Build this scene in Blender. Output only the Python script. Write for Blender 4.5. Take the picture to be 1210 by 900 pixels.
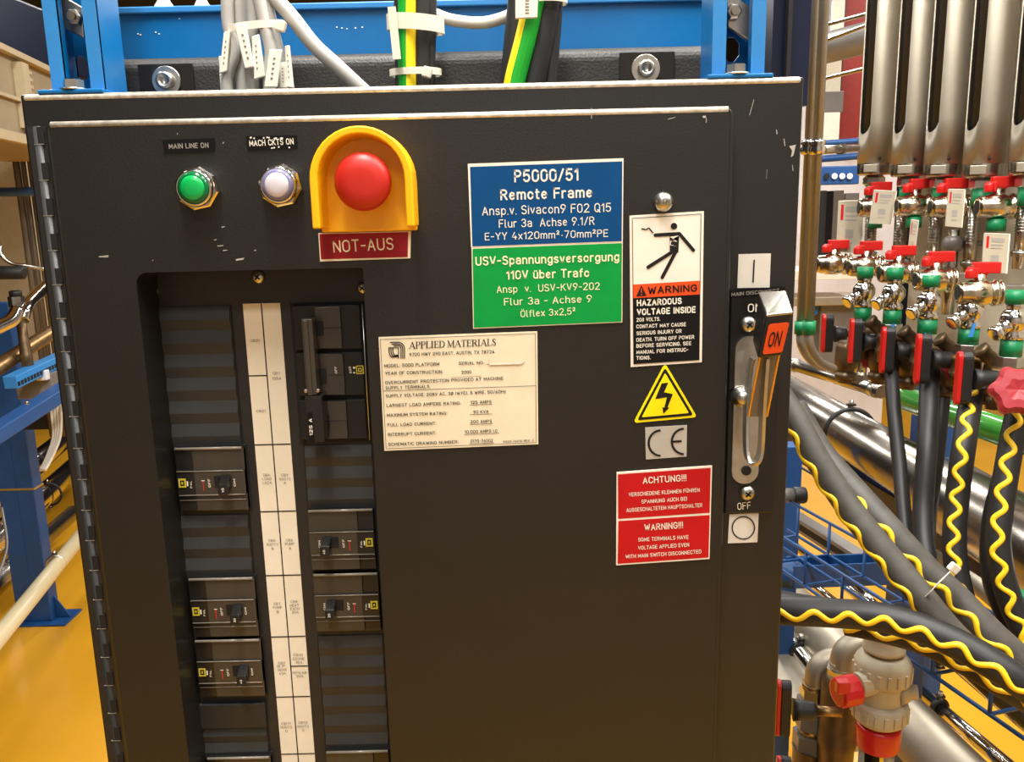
import bpy, math, random
from mathutils import Vector, Matrix
from mathutils.geometry import tessellate_polygon
random.seed(7)
S = bpy.context.scene
for o in list(bpy.data.objects): bpy.data.objects.remove(o)
COL = S.collection
# ------------------------------------------------------------------ camera
FPX = 1000.0
CAM = Vector((0.377, -0.691, 1.5))
pit, rol = math.radians(11.41), math.radians(1.32)
FW = Vector((0, math.cos(pit), -math.sin(pit)))
RT = Vector((1, 0, 0)); UP = RT.cross(FW)
RT, UP = RT*math.cos(rol)-UP*math.sin(rol), RT*math.sin(rol)+UP*math.cos(rol)
cd = bpy.data.cameras.new('camera'); cam = bpy.data.objects.new('camera', cd); COL.objects.link(cam)
cd.sensor_width = 36; cd.lens = FPX/1210*36; cd.clip_start = 0.01; cd.clip_end = 100
cam.matrix_world = Matrix(((RT.x, UP.x, -FW.x, CAM.x), (RT.y, UP.y, -FW.y, CAM.y), (RT.z, UP.z, -FW.z, CAM.z), (0, 0, 0, 1)))
S.camera = cam
# ------------------------------------------------------------------ world, lights, exposure
S.view_settings.view_transform = 'Standard'; S.view_settings.look = 'None'
S.view_settings.gamma = 1; S.view_settings.use_curve_mapping = False
S.view_settings.exposure = 0.18
w = bpy.data.worlds.new('world'); S.world = w; w.use_nodes = True
w.node_tree.nodes['Background'].inputs[0].default_value = (.95, .97, 1.0, 1)
w.node_tree.nodes['Background'].inputs[1].default_value = 0.24
def area(name, loc, sx, sy, power, col=(1, .965, .92), rot=(0, 0, 0)):
    l = bpy.data.lights.new(name, 'AREA'); l.shape = 'RECTANGLE'; l.size = sx; l.size_y = sy; l.energy = power; l.color = col
    o = bpy.data.objects.new(name, l); o.location = loc; o.rotation_euler = rot; COL.objects.link(o); return o
area('ceiling_strip_light', (0.22, -0.40, 3.0), .22, 1.1, 60)
area('ceiling_strip_light', (1.15, 0.35, 3.05), .16, 2.2, 62)
area('ceiling_strip_light', (1.0, 3.6, 3.05), .25, 2.4, 80)
area('ceiling_strip_light', (-1.1, 1.3, 3.05), .25, 2.4, 36)
area('ceiling_strip_light', (-1.2, 4.6, 3.05), .25, 2.4, 60)
area('ceiling_strip_light', (3.0, 4.2, 3.05), .25, 3.0, 70)  # extra lamp added to brighten the dark far right floor
area('ceiling_strip_light', (0.3, -1.7, 3.0), 1.6, .25, 22)
area('ceiling_strip_light', (2.0, -.3, 3.0), .25, 1.6, 60)

# ------------------------------------------------------------------ pixel -> place helpers
def ray(px, py): return FW + RT*((px-605)/FPX) - UP*((py-450)/FPX)
def PD(px, py, z): return CAM + ray(px, py)*z
def PY(px, py, Y):
    r = ray(px, py); return CAM + r*((Y-CAM.y)/r.y)
def PZ(px, py, Z):
    r = ray(px, py); return CAM + r*((Z-CAM.z)/r.z)
def PX(px, py, X):
    r = ray(px, py); return CAM + r*((X-CAM.x)/r.x)
def zrow(px): return 1.095/((px-605)/1000+.394)
def V(*a): return Vector(a)
# ------------------------------------------------------------------ materials
def lin(c):
    c = c/255
    return c/12.92 if c <= .04045 else ((c+.055)/1.055)**2.4
def mat(name, rgb, rough=.5, metal=0, noise=.06, ns=60, bump=0, bs=600, emit=0, coat=0, trans=0, alpha=1):
    m = bpy.data.materials.new(name); m.use_nodes = True; nt = m.node_tree; N = nt.nodes; L = nt.links
    b = N['Principled BSDF']; c = [lin(v) for v in rgb]
    tc = N.new('ShaderNodeTexCoord'); nz = N.new('ShaderNodeTexNoise'); nz.inputs['Scale'].default_value = ns; nz.inputs['Detail'].default_value = 4
    L.new(tc.outputs['Object'], nz.inputs['Vector'])
    r = N.new('ShaderNodeValToRGB')
    r.color_ramp.elements[0].position = .3; r.color_ramp.elements[1].position = .7
    r.color_ramp.elements[0].color = (*[min(1, v*(1-noise)) for v in c], 1)
    r.color_ramp.elements[1].color = (*[min(1, v*(1+noise)) for v in c], 1)
    L.new(nz.outputs['Fac'], r.inputs['Fac']); L.new(r.outputs['Color'], b.inputs['Base Color'])
    b.inputs['Specular IOR Level'].default_value = .22 if name.startswith(('sign_', 'sticker', 'white_print', 'cream_print', 'black_print', 'label_')) else .5; b.inputs['Roughness'].default_value = rough; b.inputs['Metallic'].default_value = metal
    if coat: b.inputs['Coat Weight'].default_value = coat; b.inputs['Coat Roughness'].default_value = .1
    if trans: b.inputs['Transmission Weight'].default_value = trans
    if emit:
        L.new(r.outputs['Color'], b.inputs['Emission Color']); b.inputs['Emission Strength'].default_value = emit
    if bump:
        n2 = N.new('ShaderNodeTexNoise'); n2.inputs['Scale'].default_value = bs; n2.inputs['Detail'].default_value = 3
        L.new(tc.outputs['Object'], n2.inputs['Vector'])
        bp = N.new('ShaderNodeBump'); bp.inputs['Strength'].default_value = bump; bp.inputs['Distance'].default_value = .001
        L.new(n2.outputs['Fac'], bp.inputs['Height']); L.new(bp.outputs['Normal'], b.inputs['Normal'])
    return m
M = {}
def dm(k, *a, **kw): M[k] = mat(k, *a, **kw)
dm('powder_black', (21, 20, 18), .42, coat=.25, noise=.10, ns=30, bump=.25, bs=900)
dm('door_black', (19, 18, 15), .45, coat=.2, noise=.10, ns=25, bump=.25, bs=900)
dm('lip_highlight', (216, 208, 192), .35, metal=.4, noise=.3, ns=160)  # pale lip colour stands in for the overhead lamp's highlight
dm('panel_black', (33, 33, 32), .5, noise=.08, bump=.2, bs=800)
dm('louvre_black', (46, 47, 46), .55, noise=.08, bump=.2)
dm('edge_glint', (130, 123, 110), .22)  # edge highlights put into a lighter plastic colour
dm('plastic_black', (30, 28, 26), .22, noise=.1)
dm('plastic_brown', (64, 58, 49), .25, noise=.1)
dm('matt_black', (14, 14, 13), .6)
dm('deep_black', (8, 8, 8), .7)
dm('label_black', (18, 17, 17), .35)
dm('white_print', (232, 226, 210), .6, noise=.02)
dm('cream_print', (236, 232, 190), .6, noise=.02)
dm('grey_print', (150, 145, 135), .6)
dm('black_print', (28, 26, 26), .6)
dm('grey_ink', (110, 102, 90), .7)
dm('paper', (236, 228, 206), .75, noise=.03)
dm('sign_white', (236, 228, 212), .5, noise=.03)
dm('sign_blue', (2, 68, 120), .42, noise=.05)
dm('sign_green', (6, 146, 62), .42, noise=.05)
dm('sign_red', (186, 22, 26), .42, noise=.05)
dm('sign_darkred', (140, 26, 34), .42, noise=.05)
dm('sign_orange', (222, 78, 30), .45, noise=.05)
dm('sign_yellow', (246, 226, 20), .45, noise=.03)
dm('sticker_white', (208, 202, 190), .5, noise=.03)
dm('sign_cream', (230, 218, 188), .5, noise=.04)
dm('sign_silver', (186, 182, 172), .45, metal=.2, noise=.04)
dm('estop_yellow', (250, 186, 6), .4, noise=.03)
dm('estop_red', (186, 34, 22), .42, noise=.04)
dm('lens_green', (6, 150, 70), .25, emit=.25)
dm('lens_green_dark', (6, 96, 52), .15)
dm('lens_white', (196, 190, 196), .3, emit=.12)
dm('lens_white_rim', (118, 116, 150), .2)
dm('brass_yellow', (226, 170, 70), .35, metal=.7)
dm('logo_yellow', (190, 176, 50), .5)
dm('chrome', (214, 210, 204), .14, metal=1, noise=.03)
dm('zinc', (196, 194, 186), .32, metal=1, noise=.1, ns=90)
dm('steel', (176, 170, 160), .26, metal=1, noise=.07, ns=30)
dm('steel_dull', (150, 143, 128), .32, metal=.45, noise=.06)
dm('satin_steel', (172, 163, 146), .5, metal=.8, noise=.04)
dm('nickel', (204, 192, 166), .2, metal=1, noise=.12, ns=120, bump=.3, bs=300)
dm('brass', (150, 120, 78), .38, metal=.9, noise=.2, ns=60)
dm('old_brass', (100, 80, 56), .42, metal=.6, noise=.35, ns=45)
dm('blue_paint', (2, 98, 158), .35, noise=.04)
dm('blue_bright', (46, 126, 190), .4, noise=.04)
dm('blue_dark', (24, 72, 128), .45, noise=.1, ns=20)
dm('navy', (16, 26, 52), .3, noise=.1)
dm('black_box', (40, 38, 35), .5, noise=.1, bump=.5, bs=500)
dm('cable_grey', (170, 168, 162), .5, noise=.04)
dm('cable_white', (216, 212, 200), .5, noise=.03)
dm('tag_white', (226, 222, 206), .55, noise=.04)
dm('tie_clear', (222, 214, 196), .35, noise=.03)
dm('wire_green', (20, 160, 40), .4)
dm('wire_yellow', (246, 216, 30), .4)
dm('rubber_black', (30, 29, 29), .5, noise=.15, ns=80)
dm('rubber_wrap', (78, 75, 69), .55, noise=.2, ns=60, bump=.4, bs=60)
dm('stripe_yellow', (250, 205, 30), .5, noise=.03)
dm('lever_red', (206, 30, 26), .35, noise=.05)
dm('knob_maroon', (160, 40, 48), .42, noise=.08)
dm('tape_green', (0, 128, 76), .45, noise=.06)
dm('pipe_green', (62, 136, 54), .18, noise=.05, coat=.4)
dm('pvc_grey', (190, 179, 152), .4, noise=.04)
dm('pvc_red', (206, 34, 36), .3, noise=.05)
dm('cream_pipe', (214, 198, 158), .35, noise=.03)
dm('beige_paint', (148, 132, 104), .5, noise=.05)
dm('beige_light', (180, 164, 132), .5, noise=.04)
dm('tag_cream', (176, 166, 144), .45, noise=.05)
dm('panel_cream', (196, 186, 164), .55, noise=.04)
dm('far_white', (214, 212, 214), .4, noise=.1, ns=8)
dm('far_grey', (120, 116, 112), .4, metal=.3, noise=.15, ns=10)
dm('far_red', (140, 40, 30), .5, noise=.1)
dm('clear_plastic', (206, 212, 206), .12, noise=.02, trans=.75)
dm('gold', (212, 170, 90), .3, metal=.8)
# ------------------------------------------------------------------ mesh builder
# engraver's single-line lettering: every glyph is a set of polylines on a unit cap height
def _arc(cx, cy, rx, ry, a0, a1, n=7): return [(cx+rx*math.cos(math.radians(a0+(a1-a0)*i/n)), cy+ry*math.sin(math.radians(a0+(a1-a0)*i/n))) for i in range(n+1)]
def _glyphs():
    A = _arc; G = {}
    def g(c, w, *pl): G[c] = (w, [list(p) for p in pl])
    O = A(.28, .70, .28, .30, 0, 180)+A(.28, .30, .28, .30, 180, 360)+[(.56, .70)]
    g('A', .58, [(0, 0), (.29, 1), (.58, 0)], [(.1, .32), (.48, .32)])
    g('B', .55, [(.26, .53), (.28, .53)]+A(.28, .27, .27, .26, 90, -90)[1:]+[(0, 0), (0, 1)]+A(.27, .765, .24, .235, 90, -90)+[(0, .53)])
    g('C', .54, A(.28, .70, .28, .30, 15, 180)+A(.28, .30, .28, .30, 180, 345))
    g('D', .56, [(0, 0), (0, 1), (.24, 1)]+A(.24, .68, .32, .32, 90, 0)[1:]+A(.24, .32, .32, .32, 0, -90)+[(0, 0)])
    g('E', .48, [(.48, 1), (0, 1), (0, 0), (.48, 0)], [(0, .52), (.42, .52)]); g('F', .48, [(.48, 1), (0, 1), (0, 0)], [(0, .52), (.42, .52)])
    g('G', .56, A(.28, .70, .28, .30, 20, 180)+A(.28, .30, .28, .30, 180, 360)+[(.56, .48), (.32, .48)])
    g('H', .56, [(0, 0), (0, 1)], [(.56, 0), (.56, 1)], [(0, .52), (.56, .52)]); g('I', 0, [(0, 0), (0, 1)])
    g('J', .36, [(.36, 1), (.36, .2)]+A(.18, .2, .18, .2, 0, -170)[1:]); g('K', .54, [(0, 0), (0, 1)], [(.52, 1), (0, .4)], [(.17, .6), (.56, 0)])
    g('L', .45, [(0, 1), (0, 0), (.45, 0)]); g('M', .66, [(0, 0), (0, 1), (.33, .25), (.66, 1), (.66, 0)]); g('N', .56, [(0, 0), (0, 1), (.56, 0), (.56, 1)])
    g('O', .56, O); g('\u00d8', .56, O, [(-.02, -.04), (.58, 1.04)]); g('Q', .56, O, [(.32, .25), (.6, -.05)])
    g('P', .52, [(0, 0), (0, 1)]+A(.26, .74, .26, .26, 90, -90)+[(0, .48)]); g('R', .54, [(0, 0), (0, 1)]+A(.26, .75, .26, .25, 90, -90)+[(0, .5)], [(.26, .5), (.54, 0)])
    g('S', .52, A(.26, .755, .25, .245, 20, 180)+A(.27, .755, .26, .235, 180, 250, 3)[1:]+A(.25, .255, .27, .265, 70, 0, 4)+A(.26, .245, .26, .245, 0, -160)[1:])
    g('T', .54, [(0, 1), (.54, 1)], [(.27, 1), (.27, 0)]); U = [(0, 1), (0, .28)]+A(.28, .28, .28, .28, 180, 360)+[(.56, 1)]; g('U', .56, U); g('\u00dc', .56, U, [(.16, 1.2), (.17, 1.2)], [(.39, 1.2), (.4, 1.2)])
    g('V', .56, [(0, 1), (.28, 0), (.56, 1)]); g('W', .78, [(0, 1), (.2, 0), (.39, .8), (.58, 0), (.78, 1)]); g('X', .54, [(0, 0), (.54, 1)], [(0, 1), (.54, 0)])
    g('Y', .54, [(0, 1), (.27, .46), (.54, 1)], [(.27, .46), (.27, 0)]); g('Z', .52, [(0, 1), (.52, 1), (0, 0), (.52, 0)])
    g('0', .52, A(.26, .72, .26, .28, 0, 180)+A(.26, .28, .26, .28, 180, 360)+[(.52, .72)]); g('1', .24, [(0, .76), (.22, 1), (.22, 0)])
    two = A(.26, .74, .26, .26, 165, -20)+[(0, 0), (.54, 0)]; g('2', .54, two)
    g('3', .52, A(.25, .76, .24, .24, 160, -90)+A(.25, .26, .27, .26, 90, -160)); g('4', .54, [(.3, 1), (0, .28), (.54, .28)], [(.4, .5), (.4, 0)])
    g('5', .52, [(.48, 1), (.06, 1), (.02, .52)]+A(.25, .32, .27, .32, 120, -150)); g('6', .52, [(.38, 1), (.05, .45)]+A(.26, .27, .26, .27, 150, -210, 14)[1:])
    g('7', .5, [(0, 1), (.5, 1), (.16, 0)]); g('8', .52, A(.26, .76, .22, .24, -90, 270, 12), A(.26, .26, .26, .26, -90, 270, 12)); g('9', .52, [(.14, 0), (.47, .55)]+A(.26, .73, .26, .27, -30, 330, 14))
    b = lambda cx: A(cx, .35, .23, .35, 0, 360, 14)
    g('a', .46, A(.22, .5, .23, .22, 150, 0)+[(.45, 0)], [(.45, .4), (.2, .4)]+A(.2, .2, .2, .2, 90, 270)+[(.3, 0), (.45, .12)])
    g('b', .46, [(0, 1), (0, 0)], b(.23)); g('c', .42, A(.23, .35, .23, .35, 50, 310)); g('d', .46, [(.46, 1), (.46, 0)], b(.23)); g('e', .46, [(.01, .38), (.46, .38)]+A(.23, .35, .23, .35, 8, 315))
    g('f', .28, A(.28, .82, .18, .18, 90, 180)+[(.1, 0)], [(0, .68), (.28, .68)]); g('g', .46, b(.23), [(.46, .7), (.46, -.08)]+A(.23, -.08, .23, .2, 0, -150)[1:])
    n_ = [(0, .45)]+A(.22, .45, .22, .25, 180, 0)+[(.44, 0)]
    g('h', .44, [(0, 1), (0, 0)], n_); g('i', 0, [(0, 0), (0, .7)], [(0, .93), (.005, .95)]); g('k', .42, [(0, 1), (0, 0)], [(.4, .7), (0, .25)], [(.14, .4), (.42, 0)]); g('l', .14, [(0, 1), (0, .12)]+A(.12, .12, .12, .12, 180, 270))
    g('m', .72, [(0, .7), (0, 0)], [(0, .5)]+A(.18, .5, .18, .2, 180, 0)+[(.36, 0)], [(.36, .5)]+A(.54, .5, .18, .2, 180, 0)+[(.72, 0)]); g('n', .44, [(0, .7), (0, 0)], n_)
    g('o', .46, b(.23)); g('p', .46, [(0, .7), (0, -.28)], b(.23)); g('r', .3, [(0, .7), (0, 0)], [(0, .42)]+A(.22, .45, .22, .25, 180, 70)); g('s', .4, A(.2, .53, .19, .17, 25, 230)+A(.2, .18, .2, .18, 60, -155))
    g('t', .28, [(.1, .95), (.1, .14)]+A(.24, .14, .14, .14, 180, 280, 4)[1:], [(0, .68), (.28, .68)]); u_ = [(0, .7), (0, .24)]+A(.22, .24, .22, .24, 180, 360)
    g('u', .44, u_, [(.44, .7), (.44, 0)]); g('\u00fc', .44, u_, [(.44, .7), (.44, 0)], [(.11, .93), (.12, .93)], [(.32, .93), (.33, .93)]); g('\u00d6', .56, O, [(.16, 1.2), (.17, 1.2)], [(.39, 1.2), (.4, 1.2)])
    g('v', .42, [(0, .7), (.21, 0), (.42, .7)]); g('x', .42, [(0, .7), (.42, 0)], [(0, 0), (.42, .7)]); g('y', .42, [(0, .7), (.21, 0)], [(.42, .7), (.13, -.28)]); g('z', .4, [(0, .7), (.4, .7), (0, 0), (.4, 0)])
    g('.', 0, [(0, 0), (.005, .01)]); g(',', .03, [(.03, .02), (0, -.14)]); g('-', .32, [(0, .45), (.32, .45)]); g('/', .4, [(0, -.05), (.4, 1.02)]); g(':', 0, [(0, .02), (.005, .03)], [(0, .6), (.005, .61)]); g('!', 0, [(0, .3), (0, 1)], [(0, 0), (.005, .01)])
    g('(', .16, A(.3, .5, .3, .6, 120, 240)); g(')', .16, A(-.14, .5, .3, .6, 60, -60)); g('+', .2, [(.08, .32), (.12, .36)]); g('\u00b2', .28, [(x*.5, y*.5+.55) for x, y in two]); g(' ', .16)
    return G
GLY = _glyphs(); _tc = {}
def ribbon(pts, h):
    P = [Vector((x, y, 0)) for x, y in pts]; P = [p for i, p in enumerate(P) if i == 0 or (p-P[i-1]).length > 1e-5]
    if len(P) < 2: P.append(P[0]+Vector((.01, 0, 0)))
    runs = [[P[0]]]
    for i in range(1, len(P)):
        runs[-1].append(P[i])
        if i < len(P)-1 and (P[i]-P[i-1]).angle(P[i+1]-P[i]) > .85: runs.append([P[i]])
    vs = []; fs = []
    for P in runs:
        L = []; R = []; n = len(P); o = len(vs)
        for i, p in enumerate(P):
            d0 = (p-P[i-1]).normalized() if i else (P[1]-P[0]).normalized(); d1 = (P[i+1]-p).normalized() if i < n-1 else d0
            if i == 0: p = p-d0*h*.8
            if i == n-1: p = p+d1*h*.8
            n0 = Vector((-d0.y, d0.x, 0)); m = (n0+Vector((-d1.y, d1.x, 0))).normalized(); k = h/max(.7, m.dot(n0)); L.append(p+m*k); R.append(p-m*k)
        zo = (len(vs)//7 % 5)*1.4e-5; vs += [(q.x, q.y, zo) for q in L+R]; fs += [(o+n+i, o+n+i+1, o+i+1, o+i) for i in range(n-1)]
    return vs, fs
def text_geo(s, bold):
    k = (s, bold)
    if k not in _tc:
        w = .11+bold*3; h = w/2; x = 0; kz = 0; vs = []; fs = []
        for c in s:
            wd, pls = GLY[c]
            for pl in pls:
                v, f = ribbon([(px*1.0, w*.5+py*(1-w)) for px, py in pl], h); o = len(vs)
                kz += 1; vs += [((x+a[0])*.729, a[1]*.729, a[2]+(kz % 4)*6e-5) for a in v]; fs += [tuple(i+o for i in q) for q in f]
            x += wd+.2+w*.6
        _tc[k] = (vs, fs)
    return _tc[k]
def frame(a):
    a = a.normalized(); h = V(0, 0, 1) if abs(a.z) < .9 else V(1, 0, 0)
    u = a.cross(h).normalized(); return u, u.cross(a).normalized()
def spline(pts, n=10):
    pts = [Vector(p) for p in pts]; P = [pts[0]*2-pts[1]]+pts+[pts[-1]*2-pts[-2]]; out = []
    for i in range(1, len(P)-2):
        a, b, c, d = P[i-1:i+3]
        for k in range(n):
            t = k/n
            out.append(.5*((2*b)+(c-a)*t+(2*a-5*b+4*c-d)*t*t+(3*b-a-3*c+d)*t**3))
    out.append(pts[-1]); return out
class MB:
    def __init__(s, *mats): s.v = []; s.f = []; s.m = []; s.sm = []; s.mats = list(mats); s.k = 0
    def lift(s): s.k = (s.k+1) % 9; return V(0, -s.k*1.5e-5, 0)
    def mi(s, m):
        if m is None: return 0
        if m not in s.mats: s.mats.append(m)
        return s.mats.index(m)
    def add(s, vs, fs, m=None, smooth=False):
        o = len(s.v); s.v += [Vector(v) for v in vs]; k = s.mi(m)
        for f in fs: s.f.append([i+o for i in f]); s.m.append(k); s.sm.append(smooth)
        return s
    def hexa(s, p, m=None):   # p: 4 front corners (ccw seen from front) then 4 back
        return s.add(p, [(0, 1, 2, 3), (7, 6, 5, 4), (0, 4, 5, 1), (1, 5, 6, 2), (2, 6, 7, 3), (3, 7, 4, 0)], m)
    def box(s, c, d, m=None, R=None):
        c = Vector(c); hx, hy, hz = d[0]/2, d[1]/2, d[2]/2
        p = [V(-hx, -hy, -hz), V(hx, -hy, -hz), V(hx, -hy, hz), V(-hx, -hy, hz), V(-hx, hy, -hz), V(hx, hy, -hz), V(hx, hy, hz), V(-hx, hy, hz)]
        if R is not None: p = [R @ q for q in p]
        return s.hexa([c+q for q in p], m)
    def bb(s, x0, x1, y0, y1, z0, z1, m=None): return s.box(((x0+x1)/2, (y0+y1)/2, (z0+z1)/2), (abs(x1-x0), abs(y1-y0), abs(z1-z0)), m)
    def beam(s, a, b, wd, ht, m=None, up=None):
        a = Vector(a); b = Vector(b); t = (b-a).normalized(); u = t.cross(up or V(0, 0, 1)).normalized(); n = u.cross(t)
        q = [-u*wd/2-n*ht/2, u*wd/2-n*ht/2, u*wd/2+n*ht/2, -u*wd/2+n*ht/2]
        return s.hexa([a+k for k in q]+[b+k for k in q], m)
    def lathe(s, o, ax, prof, n=20, m=None, smooth=True, ph=0, sx=1):
        o = Vector(o); ax = Vector(ax).normalized(); u, w_ = frame(ax); vs = []; fs = []
        for t, r in prof:
            for k in range(n):
                a = 2*math.pi*k/n+ph; vs.append(o+ax*t+u*(r*math.cos(a)*sx)+w_*(r*math.sin(a)))
        L = len(prof)
        for i in range(L-1):
            for k in range(n):
                k2 = (k+1) % n; fs.append((i*n+k, i*n+k2, (i+1)*n+k2, (i+1)*n+k))
        s.add(vs, fs, m, smooth)
        off = len(s.v)-len(vs)
        for i in (0, L-1):
            if prof[i][1] > 1e-6: s.f.append([off+i*n+k for k in range(n)]); s.m.append(s.mi(m)); s.sm.append(False)
        return s
    def cyl(s, a, b, r, r1=None, n=18, m=None, smooth=True, ph=0):
        a = Vector(a); b = Vector(b); return s.lathe(a, b-a, [(0, r), ((b-a).length, r if r1 is None else r1)], n, m, smooth, ph)
    def ball(s, c, r, n=14, m=None, ax=(0, 0, 1), k=1.0):
        return s.lathe(c, ax, [(-r*k*math.cos(math.pi*i/8), max(1e-7, r*math.sin(math.pi*i/8))) for i in range(9)], n, m)
    def tube(s, pts, r, n=12, m=None, closed=False):
        pts = [Vector(p) for p in pts]; N = len(pts); fr = None; vs = []; fs = []
        for i, p in enumerate(pts):
            t = (pts[min(i+1, N-1)]-pts[max(i-1, 0)]).normalized()
            if fr is None: fr = frame(t)[0]
            fr = (fr-t*fr.dot(t)).normalized(); bn = t.cross(fr)
            rr = r[i] if isinstance(r, (list, tuple)) else r
            for k in range(n):
                a = 2*math.pi*k/n; vs.append(p+fr*(rr*math.cos(a))+bn*(rr*math.sin(a)))
        for i in range(N-1):
            for k in range(n):
                k2 = (k+1) % n; fs.append((i*n+k, i*n+k2, (i+1)*n+k2, (i+1)*n+k))
        fs2 = [list(range(n))[::-1], [(N-1)*n+k for k in range(n)]]
        s.add(vs, fs, m, True); off = len(s.v)-len(vs)
        for f in fs2: s.f.append([off+i for i in f]); s.m.append(s.mi(m)); s.sm.append(False)
        return s
    def ring(s, c, ax, R, r, n=24, m=None, a0=0, a1=360, k=8):
        u, w_ = frame(Vector(ax)); c = Vector(c)
        pts = [c+u*R*math.cos(math.radians(a0+(a1-a0)*i/n))+w_*R*math.sin(math.radians(a0+(a1-a0)*i/n)) for i in range(n+1)]
        return s.tube(pts, r, k, m)
    def prism(s, poly, off, m=None, smooth=False):
        n = len(poly); off = Vector(off); poly = [Vector(p) for p in poly]
        return s.add(poly+[p+off for p in poly], [list(range(n)), list(range(2*n-1, n-1, -1))]+[(i, n+i, n+(i+1) % n, (i+1) % n) for i in range(n)], m, smooth)
    def poly(s, pts, m=None): return s.add(pts, [list(range(len(pts)))], m)
    # printing on a face at depth Y, given in photo pixels through a zoom window (ox, oy, k)
    def text(s, st, win, a, b, cap, Y, m=None, bold=0.0):
        ox, oy, k = win
        pa = PY(ox+a[0]/k, oy+a[1]/k, Y); pb = PY(ox+b[0]/k, oy+b[1]/k, Y)
        vs, fs = text_geo(st, bold); x0 = min(v[0] for v in vs); x1 = max(v[0] for v in vs)
        e = pb-pa; n = V(-e.z, 0, e.x).normalized()
        c = cap/k*(pa-CAM).dot(FW)/FPX/.729
        return s.add([pa+e*((v[0]-x0)/(x1-x0))+n*(v[1]*c)+V(0, -v[2], 0) for v in vs], fs, m)
    def stroke(s, win, pts, wd, Y, m=None, cap=True):
        ox, oy, k = win; q = [PY(ox+p[0]/k, oy+p[1]/k, Y) for p in pts]; h = wd/k*(q[0]-CAM).dot(FW)/FPX/2
        for a, b in zip(q, q[1:]):
            e = b-a
            if e.length < 1e-7: continue
            n = V(-e.z, 0, e.x).normalized()*h; q_ = s.lift(); s.add([a-n+q_, b-n+q_, b+n+q_, a+n+q_], [(0, 1, 2, 3)], m)
        if cap:
            for p in q: q_ = s.lift(); s.add([p+q_+V(h*math.cos(i*math.pi/5), 0, h*math.sin(i*math.pi/5)) for i in range(10)], [list(range(10))], m)
        return s
    def fill(s, win, pts, Y, m=None):
        ox, oy, k = win; return s.add([PY(ox+p[0]/k, oy+p[1]/k, Y) for p in pts], [list(range(len(pts)))], m)
    def build(s, name, parent=None, label=None, bevel=0, seg=2, recalc=True, weld=False):
        me = bpy.data.meshes.new(name)
        org = V(0, 0, 0); p = parent
        while p is not None: org = org+p.location; p = p.parent
        if parent is None:
            lo = [min(v[i] for v in s.v) for i in range(3)]; hi = [max(v[i] for v in s.v) for i in range(3)]
            org = V((lo[0]+hi[0])/2, (lo[1]+hi[1])/2, lo[2])
        me.from_pydata([v-org for v in s.v], [], s.f)
        for x in (s.mats or ['steel']): me.materials.append(M[x])
        for i, pl in enumerate(me.polygons): pl.material_index = s.m[i]; pl.use_smooth = s.sm[i]
        if recalc:
            import bmesh
            bm = bmesh.new(); bm.from_mesh(me)
            if weld: bmesh.ops.remove_doubles(bm, verts=bm.verts, dist=1e-6)
            bmesh.ops.recalc_face_normals(bm, faces=bm.faces); bm.to_mesh(me); bm.free()
        me.update()
        o = bpy.data.objects.new(name, me); COL.objects.link(o)
        if parent is not None: o.parent = parent
        else: o.location = org
        if bevel:
            md = o.modifiers.new('bevel', 'BEVEL'); md.width = bevel; md.segments = seg; md.limit_method = 'ANGLE'; md.angle_limit = math.radians(40)
        if label: o['label'] = label
        return o
def mb(m): return MB(m)
def thing(name, label, cat, loc, group=None):
    o = bpy.data.objects.new(name, None); COL.objects.link(o); o.location = Vector(loc); o.empty_display_size = .02
    o['label'] = label; o['category'] = cat
    if group: o['group'] = group
    return o
def tag(o, label, cat, group=None):
    o['label'] = label; o['category'] = cat
    if group: o['group'] = group
    return o
def struct(o): o['kind'] = 'structure'; return o
# ================================================================== SETTING
def floor_mat():
    m = mat('floor_epoxy', (208, 150, 34), .2, noise=.12, ns=1.5, coat=.2); return m
M['floor'] = floor_mat()
dm('wall_navy', (26, 32, 44), .7, noise=.1, ns=2); dm('ceiling_grey', (70, 70, 74), .8, noise=.1, ns=2); dm('wall_light', (150, 144, 138), .6, noise=.1, ns=2)
struct(MB('floor').bb(-5, 5, -4, 9, -.1, 0).build('floor'))
struct(MB('wall_navy').bb(-5.1, -5, -4, 9, 0, 3.3).build('wall_left'))
struct(MB('wall_light').bb(5, 5.1, -4, 9, 0, 3.3).build('wall_right'))
struct(MB('wall_navy').bb(-5, 5, 9, 9.1, 0, 3.3).build('wall_back'))
struct(MB('wall_light').bb(-5, 5, -2.7, -2.6, 0, 3.3).build('blocker_wall'))  # unseen wall added behind the camera to cut orange floor reflections
struct(MB('ceiling_grey').bb(-5.1, 5.1, -4, 9.1, 3.3, 3.4).build('ceiling'))
# ================================================================== CABINET
def mean(*a): return sum(a)/len(a)
CX0 = mean(PY(25, 114, 0).x, PY(73.5, 500, 0).x, PY(126, 900, 0).x)
CX1 = mean(PY(952, 89, 0).x, PY(936.5, 450, 0).x, PY(913, 900, 0).x)
CZ = mean(PY(25, 113.5, 0).z, PY(952, 89, 0).z, PY(540, 100, 0).z)
YD = -.014                       # door face
cab = thing('electrical_cabinet', 'black powder-coated electrical control cabinet with warning signs, breakers and emergency stop', 'electrical cabinet', ((CX0+CX1)/2, .15, 0))
MB('matt_black').bb(CX0+.02, CX1-.02, .03, .28, 0, .06).build('plinth', cab)
DX0 = PY(53, 149, YD).x; DX1 = mean(PY(868.5, 124, YD).x, PY(852, 640, YD).x, PY(845, 900, YD).x)
DZ1 = mean(PY(52, 148.5, YD).z, PY(868, 124, YD).z, PY(540, 134, YD).z); DZ0 = .10
HX0 = mean(PY(161, 330, YD).x, PY(190, 600, YD).x, PY(222, 890, YD).x); HX1 = mean(PY(434, 330, YD).x, PY(457, 880, YD).x)
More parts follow.
